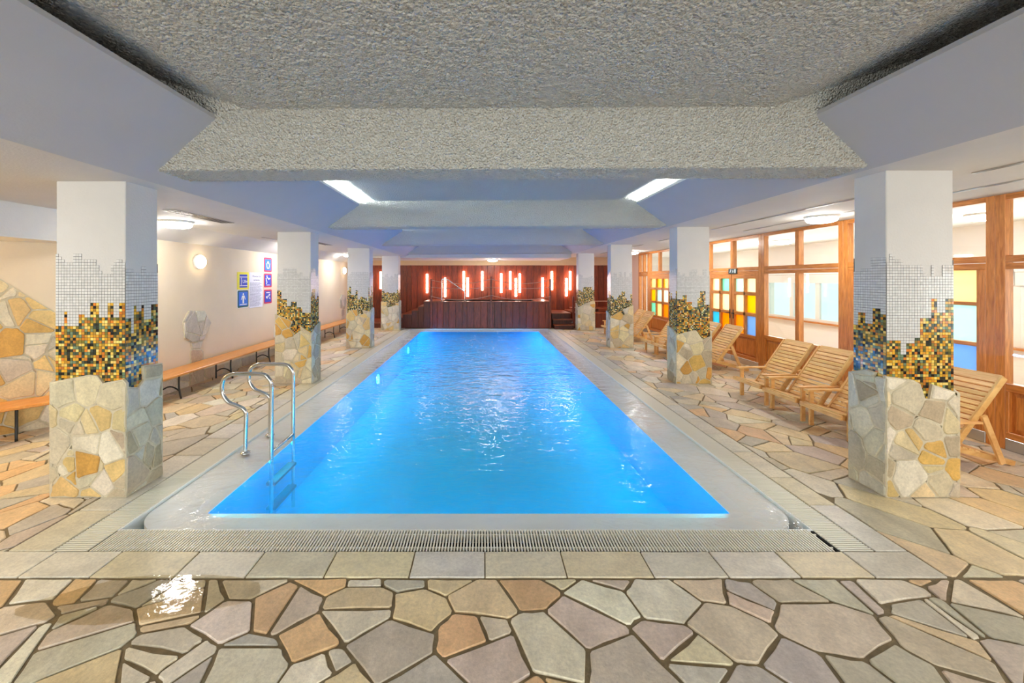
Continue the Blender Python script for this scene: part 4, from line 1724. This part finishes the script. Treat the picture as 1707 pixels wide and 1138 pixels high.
def chair_proto():
    c = empty('deck_chair', (0, 0, 0))
    rng = random.Random(3)
    tint = lambda: (lambda v: (v, v * rng.uniform(0.94, 1.02), v * rng.uniform(0.86, 1.0)))(rng.uniform(0.86, 1.06))
    Wd = 0.56
    seat_z = lambda u: 0.035 + 0.262 * (0.84 - u)
    ya, yb = 0.0, Wd
    for y in (0.065, Wd - 0.065):
        mb = MB()
        mb.bar((-0.10, y, seat_z(-0.10) - 0.02), (0.84, y, seat_z(0.84) - 0.015), 0.028, 0.05, col=tint())
        mb.build('seat_rail', M['teak_x'], c)
    # seat slats
    for i in range(10):
        u = -0.085 + i * 0.062
        z = seat_z(u) + 0.013
        mb = MB()
        mb.bar((u, 0.045, z), (u, Wd - 0.045, z), 0.046, 0.014, up=(0.262, 0, 1), col=tint())
        mb.build('seat_slat', M['teak_y'], c)
    # front board
    mb = MB()
    mb.bar((-0.115, 0.0, seat_z(-0.1) - 0.015), (-0.115, Wd, seat_z(-0.1) - 0.015), 0.022, 0.05, col=tint())
    mb.build('front_board', M['teak_y'], c)
    # back posts
    b0, b1 = Vector((0.20, 0, 0.165)), Vector((0.70, 0, 0.855))
    for y in (0.028, Wd - 0.028):
        mb = MB()
        mb.bar(b0 + Vector((0, y, 0)), b1 + Vector((0, y, 0)), 0.026, 0.055, up=(0, 0, 1), col=tint())
        mb.build('back_post', M['teak_x'], c)
    bd = (b1 - b0).normalized()
    bn = Vector((-bd.z, 0, bd.x))
    for i in range(14):
        t_ = 0.09 + i * 0.0545
        q = b0 + bd * t_ + bn * 0.012
        mb = MB()
        mb.bar(q + Vector((0, 0.046, 0)), q + Vector((0, Wd - 0.046, 0)), 0.041, 0.014, up=tuple(bn), col=tint())
        mb.build('back_slat', M['teak_y'], c)
    q = b0 + bd * 0.843
    mb = MB()
    mb.bar(q + Vector((0, 0.041, 0)), q + Vector((0, Wd - 0.041, 0)), 0.05, 0.026, up=tuple(bn), col=tint())
    mb.build('top_rail', M['teak_y'], c)
    # front legs with the armrests on top
    for y in (0.025, Wd - 0.025):
        mb = MB()
        mb.bar((0.0, y, 0), (0.0, y, 0.42), 0.05, 0.028, up=(0, 1, 0), col=tint())
        mb.build('leg', M['teak_x'], c)
        mb = MB()
        mb.bar((-0.07, y, 0.431), (0.46, y, 0.431), 0.065, 0.022, col=tint())
        mb.build('armrest', M['teak_x'], c)
    # rear struts
    for y in (-0.001, Wd + 0.001):
        mb = MB()
        mb.bar((0.47, y, 0.50), (0.65, y, 0.045), 0.026, 0.05, up=(1, 0, 0.3), col=tint())
        s_ = mb.build('strut', M['teak_x'], c)
    mb = MB()
    mb.bar((0.64, 0.0, 0.09), (0.64, Wd, 0.09), 0.03, 0.03, col=tint())
    mb.build('crossbar', M['teak_y'], c)
    return c


PX_ = 'light slatted wood deck chair '
spots = [  # y near, x of front feet, rotation (deg), label
    (3.88, 4.29, 0, PX_ + 'half hidden behind the near pillar, before the near coloured panes'),
    (4.50, 4.07, 2, PX_ + 'mostly hidden by the near pillar, beside the open pair'),
    (5.15, 4.06, 3, PX_ + 'in front of the clear window, nearer of the open pair'),
    (5.80, 4.05, 3, PX_ + 'in front of the clear window, farther of the open pair'),
    (7.92, 4.36, 0, PX_ + 'before the coloured-pane door, right beside the second pillar'),
    (8.56, 4.30, 0, PX_ + 'before the coloured-pane door, mostly hidden by the second pillar'),
    (9.18, 4.17, 2, PX_ + 'behind the second pillar, its front legs just left of it'),
    (9.82, 4.16, 2, PX_ + 'between second and third pillars, nearest of the three seen there'),
    (11.48, 4.14, 1, PX_ + 'in the far row under the orange panes'),
    (12.12, 4.14, 1, PX_ + 'in the far row under the pale corner window'),
    (12.88, 4.02, 1, PX_ + 'farthest of all, its front poking out beside the third pillar'),
]
proto = chair_proto()
for i, (y, x, r, lab) in enumerate(spots):
    c = proto if i == 0 else copy_tree(proto)
    c.location = (x, y, 0)
    c.rotation_euler = (0, 0, math.radians(r))
    tag(c, lab, 'chair', 'slatted deck chairs along the glazing')


# ------------------------------------------------------------------ signs on the left wall
def sheet(mb, y0, z0, y1, z1, d0, d1, r=0.0, col=None):
    """flat plate on the left wall, rounded corners of radius r, from depth d0 to d1"""
    x0, x1 = -4.95 + d0, -4.95 + d1
    if r:
        pts = rrect(y0, z0, y1, z1, r, 4)
    else:
        pts = [(y1, z1), (y0, z1), (y0, z0), (y1, z0)]
    n = len(pts)
    b = len(mb.v)
    mb.v += [(x0, *p) for p in pts] + [(x1, *p) for p in pts]
    for i in range(n):
        j = (i + 1) % n
        mb.f.append((b + i, b + j, b + n + j, b + n + i))
        mb.c.append(col)
    mb.f.append(tuple(b + n + i for i in range(n)))
    mb.c.append(col)


def blob(mb, pts, d0, d1):
    b = len(mb.v)
    n = len(pts)
    x0, x1 = -4.95 + d0, -4.95 + d1
    mb.v += [(x0, *p) for p in pts] + [(x1, *p) for p in pts]
    for i in range(n):
        j = (i + 1) % n
        mb.f.append((b + i, b + j, b + n + j, b + n + i))
        mb.c.append(None)
    mb.f.append(tuple(b + n + i for i in range(n)))
    mb.c.append(None)


def disc(cy, cz, r, n=14):
    return [(cy + r * math.cos(2 * math.pi * i / n), cz + r * math.sin(2 * math.pi * i / n)) for i in range(n)]


def stroke(p, q, w):
    p, q = Vector((*p, 0)), Vector((*q, 0))
    d = (q - p).normalized()
    s = Vector((-d.y, d.x, 0)) * w / 2
    return [tuple((p + s)[:2]), tuple((p - s)[:2]), tuple((q - s)[:2]), tuple((q + s)[:2])]


pm = lambda n, c, r=0.35: plain(n, lin(c), r)
M['sg_white'] = pm('sign_white', (238, 238, 238))
M['sg_blue'] = pm('sign_blue', (16, 62, 190))
M['sg_azure'] = pm('sign_azure', (24, 108, 214))
M['sg_green'] = pm('sign_green', (12, 84, 84))
M['sg_red'] = pm('sign_red', (196, 44, 84))
M['sg_yellow'] = pm('sign_yellow', (232, 220, 70))
M['sg_pink'] = pm('sign_pink', (252, 196, 192))
M['sg_paper'] = pm('paper_sheet', (226, 224, 238), 0.6)
M['sg_ink'] = pm('ink_grey', (96, 92, 124), 0.6)


def text(body, size, y, z, d, mat, parent, name='lettering'):
    cu = bpy.data.curves.new(name, 'FONT')
    cu.body = body
    cu.size = size
    cu.align_x = 'CENTER'
    cu.align_y = 'CENTER'
    cu.extrude = 0.0005
    cu.materials.append(M[mat])
    o = bpy.data.objects.new(name, cu)
    COL.objects.link(o)
    o.parent = parent
    org = ORG[parent]
    o.location = Vector((-4.95 + d, y, z)) - org
    o.rotation_euler = (math.pi / 2, 0, math.pi / 2)
    bpy.context.view_layer.update()
    me = bpy.data.meshes.new_from_object(o.evaluated_get(bpy.context.evaluated_depsgraph_get()))
    r = bpy.data.objects.new(name, me)
    COL.objects.link(r)
    r.parent = parent
    r.location, r.rotation_euler = o.location, o.rotation_euler
    bpy.data.objects.remove(o)
    return r


def sign(name, y0, z0, y1, z1, label, cat='sign', group='rule signs on the cream wall'):
    return tag(empty(name, (-4.95, (y0 + y1) / 2, (z0 + z1) / 2)), label, cat, group)


def plate(name, rect, d0, d1, r, mat, parent):
    mb = MB()
    sheet(mb, *rect, d0, d1, r)
    return mb.build(name, M[mat], parent)


def picto(shapes, d0, d1, parent, mat='sg_white', name='pictogram'):
    mb = MB()
    for s in shapes:
        blob(mb, s, d0, d1)
    return mb.build(name, M[mat], parent)


# depth sign
s1 = sign('depth_sign', 8.22, 1.595, 8.61, 1.94, 'yellow-edged blue water depth sign, above the green-edged sign')
plate('border', (8.21, 1.59, 8.615, 1.945), 0.001, 0.006, 0.02, 'sg_yellow', s1)
plate('field', (8.29, 1.625, 8.555, 1.895), 0.0055, 0.009, 0.004, 'sg_blue', s1)
plate('water_line', (8.29, 1.835, 8.555, 1.85), 0.0085, 0.011, 0, 'sg_white', s1)
plate('ground_line', (8.29, 1.655, 8.555, 1.672), 0.0085, 0.011, 0, 'sg_white', s1)
picto([stroke((8.345, 1.69), (8.345, 1.82), 0.012), [(8.345, 1.832), (8.33, 1.80), (8.36, 1.80)], [(8.345, 1.675), (8.36, 1.705), (8.33, 1.705)]], 0.0085, 0.011, s1)
text('1,20m', 0.085, 8.46, 1.75, 0.0095, 'sg_white', s1)
# person sign
s2 = sign('shower_sign', 8.22, 1.21, 8.61, 1.575, 'green-edged blue sign with a standing white figure, below the depth sign')
plate('border', (8.205, 1.205, 8.61, 1.58), 0.001, 0.005, 0.035, 'sg_white', s2)
plate('band', (8.22, 1.218, 8.595, 1.567), 0.0045, 0.008, 0.03, 'sg_green', s2)
plate('field', (8.255, 1.25, 8.565, 1.54), 0.0075, 0.010, 0.015, 'sg_azure', s2)
picto([disc(8.41, 1.49, 0.022), [(8.375, 1.46), (8.445, 1.46), (8.435, 1.38), (8.385, 1.38)], stroke((8.378, 1.455), (8.34, 1.375), 0.02),
       stroke((8.442, 1.455), (8.48, 1.375), 0.02), stroke((8.397, 1.385), (8.397, 1.30), 0.024), stroke((8.423, 1.385), (8.423, 1.30), 0.024)], 0.0095, 0.012, s2)
plate('caption_line', (8.29, 1.27, 8.53, 1.288), 0.0095, 0.012, 0, 'sg_white', s2)
# notice sheet
s3 = sign('notice_sheet', 8.63, 1.185, 9.16, 1.945, 'pale printed rules notice between the blue signs and the red-edged signs', 'notice')
plate('paper', (8.635, 1.185, 9.16, 1.945), 0.001, 0.005, 0, 'sg_paper', s3)
text('Provozn\u00ed \u0159\u00e1d', 0.062, 8.92, 1.86, 0.0055, 'sg_ink', s3)
text('na baz\u00e9nu', 0.062, 8.92, 1.78, 0.0055, 'sg_ink', s3)
mb = MB()
rng = random.Random(9)
z = 1.72
while z > 1.22:
    y = 8.665
    yend = 9.13 - rng.uniform(0, 0.12)
    while y < yend:
        w = rng.uniform(0.02, 0.06)
        sheet(mb, y, z - 0.004, min(y + w, yend), z + 0.004, 0.0045, 0.006)
        y += w + 0.012
    z -= 0.0225
o = mb.build('printed_lines', M['sg_ink'], s3, fix=False)
o['kind'] = 'stuff'
# three red-edged signs
RY0, RY1 = 9.20, 9.56
yc = (RY0 + RY1) / 2
for i, (za, zb, lab) in enumerate(((1.955, 2.30, 'topmost'), (1.60, 1.938, 'middle'), (1.23, 1.57, 'lowest'))):
    s_ = sign('prohibition_sign', RY0, za, RY1, zb, '%s of the three red-edged blue pool rule signs' % lab)
    plate('border', (RY0, za, RY1, zb), 0.001, 0.005, 0.035, 'sg_pink', s_)
    plate('band', (RY0 + 0.012, za + 0.012, RY1 - 0.012, zb - 0.012), 0.0045, 0.008, 0.03, 'sg_red', s_)
    plate('field', (RY0 + 0.05, za + 0.045, RY1 - 0.05, zb - 0.045), 0.0075, 0.010, 0.015, 'sg_blue' if i else 'sg_azure', s_)
    zc = (za + zb) / 2
    if i == 0:
        sh = [disc(yc, zc + 0.05, 0.035), stroke((yc - 0.07, zc + 0.03), (yc - 0.05, zc - 0.06), 0.025), stroke((yc + 0.07, zc + 0.03), (yc + 0.05, zc - 0.06), 0.025),
              stroke((yc - 0.05, zc - 0.075), (yc + 0.05, zc - 0.075), 0.022)]
    elif i == 1:
        sh = [stroke((yc - 0.06, zc + 0.09), (yc + 0.02, zc + 0.03), 0.03), stroke((yc + 0.02, zc + 0.03), (yc + 0.09, zc + 0.05), 0.03), disc(yc - 0.05, zc + 0.10, 0.018),
              stroke((yc - 0.08, zc + 0.02), (yc - 0.05, zc - 0.05), 0.03), stroke((yc - 0.05, zc - 0.05), (yc - 0.08, zc - 0.08), 0.024), disc(yc - 0.085, zc + 0.04, 0.018),
              stroke((yc - 0.07, zc - 0.105), (yc + 0.07, zc - 0.105), 0.012)]
    else:
        sh = [disc(yc - 0.06, zc - 0.01, 0.02), stroke((yc - 0.09, zc + 0.0), (yc - 0.04, zc - 0.04), 0.028), stroke((yc - 0.04, zc - 0.04), (yc - 0.01, zc + 0.02), 0.024),
              disc(yc + 0.05, zc + 0.04, 0.02), stroke((yc + 0.02, zc + 0.0), (yc + 0.08, zc + 0.05), 0.028), stroke((yc + 0.04, zc - 0.03), (yc + 0.09, zc - 0.05), 0.022),
              stroke((yc - 0.08, zc + 0.09), (yc + 0.08, zc + 0.09), 0.016)]
    picto(sh, 0.0095, 0.012, s_)
# small white box on the wall beside the second pillar
wbx = tag(empty('wall_box', (-4.95, 9.75, 0.55)), 'small white box fixed low on the cream wall at the bench end', 'box')
mb = MB()
mb.bbox(-4.95, 9.64, 0.42, -4.89, 9.86, 0.70, 0.008)
mb.build('housing', M['white'], wbx)
mb = MB()
mb.bbox(-4.895, 9.66, 0.44, -4.884, 9.84, 0.68, 0.004)
mb.build('lid', M['white'], wbx)

# exit sign above the door
ex = tag(empty('exit_sign', (5.51, 9.0, 1.975)), 'small dark green exit sign with white symbols above the door with coloured panes', 'sign')
mb = MB()
mb.bbox(WX - FRT - 0.02, 8.86, 1.918, WX - FRT + 0.001, 9.15, 2.03, 0.003)
mb.build('board', pm('exit_green', (20, 66, 72)), ex)
mb = MB()


def eblob(pts):
    b = len(mb.v)
    n = len(pts)
    xa, xb = WX - FRT - 0.0195, WX - FRT - 0.0225
    mb.v += [(xa, *p) for p in pts] + [(xb, *p) for p in pts]
    for i in range(n):
        j = (i + 1) % n
        mb.f.append((b + i, b + j, b + n + j, b + n + i))
        mb.c.append(None)
    mb.f.append(tuple(b + n + i for i in range(n)))
    mb.c.append(None)


eblob([(8.885, 1.93), (8.93, 1.93), (8.93, 2.015), (8.885, 2.015)])
eblob(disc(9.06, 2.008, 0.009))
eblob(stroke((9.062, 1.995), (9.08, 1.968), 0.016))
eblob(stroke((9.08, 1.968), (9.055, 1.945), 0.011))
eblob(stroke((9.08, 1.968), (9.105, 1.94), 0.011))
eblob(stroke((9.065, 1.99), (9.04, 1.978), 0.009))
eblob([(8.96, 1.965), (8.985, 1.935), (9.01, 1.965), (8.995, 1.965), (8.995, 2.0), (8.975, 2.0), (8.975, 1.965)])
mb.build('symbols', pm('exit_white', (216, 232, 236)), ex)

# ------------------------------------------------------------------ whirlpool platform, steps, ropes, tube lamps
TX0, TX1, TY0, TY1, TZ = -1.92, 2.48, 14.95, 16.75, 0.987
tub = tag(empty('hot_tub', ((TX0 + TX1) / 2, TY0, 0)), 'raised whirlpool tub boarded with dark mahogany planks at the end of the pool', 'hot tub')
mb = MB()
mb.box(TX0 + 0.03, TY0 + 0.03, 0, TX1 - 0.03, TY1, TZ - 0.25)
for q in ((TX0 + 0.03, TY0 + 0.03, TX1 - 0.03, TY0 + 0.12), (TX0 + 0.03, TY1 - 0.1, TX1 - 0.03, TY1), (TX0 + 0.03, TY0 + 0.12, TX0 + 0.35, TY1 - 0.1), (TX1 - 0.5, TY0 + 0.12, TX1 - 0.03, TY1 - 0.1)):
    mb.box(q[0], q[1], TZ - 0.25, q[2], q[3], TZ - 0.03)
mb.build('body', M['darkgap'], tub)
rng = random.Random(17)
x = TX0
while x < TX1 - 0.02:
    w = min(rng.choice((0.17, 0.21, 0.25)), TX1 - x)
    if TX1 - x - w < 0.1:
        w = TX1 - x
    mb = MB()
    c = rng.uniform(0.6, 1.1)
    mb.bbox(x + 0.003, TY0, 0.0, x + w - 0.003, TY0 + 0.03, TZ - 0.03, 0.004, (c, c * 0.75, c * 0.6))
    mb.build('plank', M['mahogany'], tub)
    x += w
mb = MB()
for q in ((TX0 - 0.01, TY0 - 0.02, TX1 + 0.01, TY0 + 0.14), (TX0 - 0.01, TY1 - 0.12, TX1 + 0.01, TY1), (TX0 - 0.01, TY0 + 0.14, TX0 + 0.38, TY1 - 0.12), (TX1 - 0.52, TY0 + 0.14, TX1 + 0.01, TY1 - 0.12)):
    mb.bbox(q[0], q[1], TZ - 0.03, q[2], q[3], TZ, 0.004)
mb.build('rim_board', M['mahogany_x'], tub)
mb = MB()
mb.quad((TX0 + 0.36, TY0 + 0.13, TZ - 0.06), (TX1 - 0.5, TY0 + 0.13, TZ - 0.06), (TX1 - 0.5, TY1 - 0.11, TZ - 0.06), (TX0 + 0.36, TY1 - 0.11, TZ - 0.06))
mb.build('water', M['tubwater'], tub, fix=False)['kind'] = 'stuff'
POSTS = [(TX0 + 0.03, 1.80), (0.30, 1.885), (TX1 - 0.02, 1.80)]
for x, zt in POSTS:
    mb = MB()
    mb.bbox(x - 0.035, TY0 - 0.055, 0, x + 0.035, TY0 - 0.021, zt, 0.004, (1.0, 0.95, 0.95))
    mb.build('post', M['mahogany'], tub)
rp = tag(empty('rope_barrier', (0.3, TY0 - 0.06, 1.4)), 'three pale sagging ropes strung between the posts of the whirlpool tub', 'rope')
for (x0, z0), (x1, z1) in zip(POSTS, POSTS[1:]):
    for za, zb, sag in ((1.77, 1.80, 0.15), (1.50, 1.50, 0.05), (1.17, 1.21, 0.15)):
        if x0 > 0:
            za, zb = zb, za
        mb = MB()
        n = 14
        pts = [(x0 + (x1 - x0) * i / n, TY0 - 0.062, za + (zb - za) * i / n - sag * 4 * (i / n) * (1 - i / n)) for i in range(n + 1)]
        mb.tube(pts, 0.011, 6)
        mb.build('rope', M['rope'], rp, True)
hr = tag(empty('grab_rail', (-1.3, 15.3, TZ)), 'slanted steel grab rail rising from the rim of the whirlpool tub', 'handrail')
mb = MB()
yk = 15.02
kx = yk / 680
pth = [((a - 805) * kx, yk, 1.8 - (b - 465) * kx) for a, b in ((736.6, 500.5), (736.6, 485), (736.6, 469), (738, 465), (742, 464.2), (748, 467), (760, 475.5), (772, 484), (774.5, 487), (774.7, 492), (774.7, 500.5))]
pth[0] = (pth[0][0], yk, TZ)
pth[-1] = (pth[-1][0], yk, TZ)
mb.tube(smooth_path(pth, 4), 0.02, 10)
mb.build('tube', M['steel'], hr, True)
mb = MB()
for p in (pth[0], pth[-1]):
    mb.lathe([(0.04, 0), (0.04, 0.01), (0.025, 0.015)], p, (0, 0, 1), 14)
mb.build('flange', M['steel'], hr)

# steps at the bench side, rising towards the tub
st = tag(empty('stairs', (-3.2, 15.4, 0)), 'dark mahogany steps climbing to the whirlpool tub from the bench side', 'stairs')
edges = [(-4.4, -3.75, 0.20), (-3.75, -2.95, 0.395), (-2.95, -2.62, 0.52), (-2.62, -2.38, 0.66), (-2.38, -2.18, 0.80), (-2.18, TX0 - 0.02, 1.0)]
edges[-1] = (-2.18, TX0 - 0.02, 0.985)
for x0, x1, z in edges:
    mb = MB()
    mb.bbox(x0 + 0.002, 15.0, 0, x1 - 0.002, 16.6, z - 0.03, 0.003, (0.5, 0.48, 0.48))
    mb.build('riser', M['mahogany'], st)
    mb = MB()
    mb.bbox(x0 - 0.015 + 0.017, 14.97, z - 0.03, x1 - 0.001, 16.6, z, 0.004)
    mb.build('tread', M['mahogany_x'], st)
st2 = tag(empty('stairs', (2.95, 14.9, 0)), 'three mahogany steps with open dark risers at the deck chair side of the tub', 'stairs')
for i, z in enumerate((0.16, 0.335, 0.54)):
    y = 14.62 + i * 0.27
    y1 = 16.7 if i == 2 else y + 0.30
    mb = MB()
    mb.bbox(2.56, y, z - 0.035, 3.28, y1, z, 0.004)
    mb.build('tread', M['mahogany_x'], st2)
    mb = MB()
    mb.bbox(2.58, y + 0.05, 0, 3.26, y1 - 0.01 if i == 2 else y + 0.29, z - 0.035, 0.003, (0.3, 0.28, 0.28))
    mb.build('riser', M['mahogany'], st2)
mb = MB()
mb.bbox(3.285, 14.93, 0, 3.355, 15.0, 1.16, 0.004, (0.7, 0.65, 0.65))
mb.build('newel_post', M['mahogany'], st2)
# raised deck with bench behind the farthest right pillar
dk = tag(empty('bench_deck', (4.4, 15.2, 0)), 'raised mahogany deck with a slatted seat behind the farthest deck-chair-side pillar', 'platform')
x = 3.37
while x < 5.5:
    mb = MB()
    c = rng.uniform(0.5, 0.8)
    mb.bbox(x + 0.003, 15.05, 0, min(x + 0.2, 5.55) - 0.003, 15.08, 0.53, 0.004, (c, c, c))
    mb.build('plank', M['mahogany'], dk)
    x += 0.2
mb = MB()
mb.bbox(3.37, 15.02, 0.53, 5.55, 16.9, 0.56, 0.004)
mb.build('deck_board', M['mahogany_x'], dk)
mb = MB()
mb.bbox(3.37, 15.5, 0.66, 5.55, 15.95, 0.71, 0.004)
mb.build('seat_board', M['mahogany_x'], dk)
for x in (3.5, 4.4, 5.4):
    mb = MB()
    mb.bbox(x - 0.03, 15.6, 0.56, x + 0.03, 15.9, 0.66, 0.004, (0.4, 0.4, 0.4))
    mb.build('leg', M['mahogany'], dk)
mb = MB()
mb.tube([(3.36, 14.97, 0.99), (5.54, 14.97, 0.99)], 0.014, 8)
mb.build('rail', M['rope'], dk, True)

# vertical tube lamps on the mahogany wall: pixel columns turned into wall positions
TUBES = [(634.5, 453, 481), (712, 456.6, 487.8), (742, 463, 494.7), (773, 452.2, 483.7), (779.6, 462.7, 494.2), (804, 452.2, 483.7), (835.5, 456.1, 487.4),
         (850.7, 452.2, 482.4), (860, 463.5, 494.2), (866.5, 456.1, 487.4), (904.6, 462.7, 494.2), (920, 452.2, 483.2), (944.2, 463.5, 493.5), (950.4, 452.2, 483.2)]
kw = 16.9 / 680
for i, (px, ya, yb_) in enumerate(TUBES):
    X = (px - 805) * kw
    za, zb = 1.8 - (yb_ - 465) * kw, 1.8 - (ya - 465) * kw
    c = tag(empty('tube_lamp', (X, 16.98, (za + zb) / 2)), 'vertical glowing tube lamp on the mahogany wall, %s counting from the bench side' %
            ('first', 'second', 'third', 'fourth', 'fifth', 'sixth', 'seventh', 'eighth', 'ninth', 'tenth', 'eleventh', 'twelfth', 'thirteenth', 'fourteenth')[i], 'lamp', 'vertical tube lamps')
    mb = MB()
    mb.tube([(X, 16.9, za), (X, 16.9, zb)], 0.042, 12)
    mb.build('glass_tube', M['tube'], c, True)
    mb = MB()
    mb.box(X - 0.03, 16.945, za + 0.02, X + 0.03, 16.985, zb - 0.02)
    mb.build('backplate', M['kick'], c)
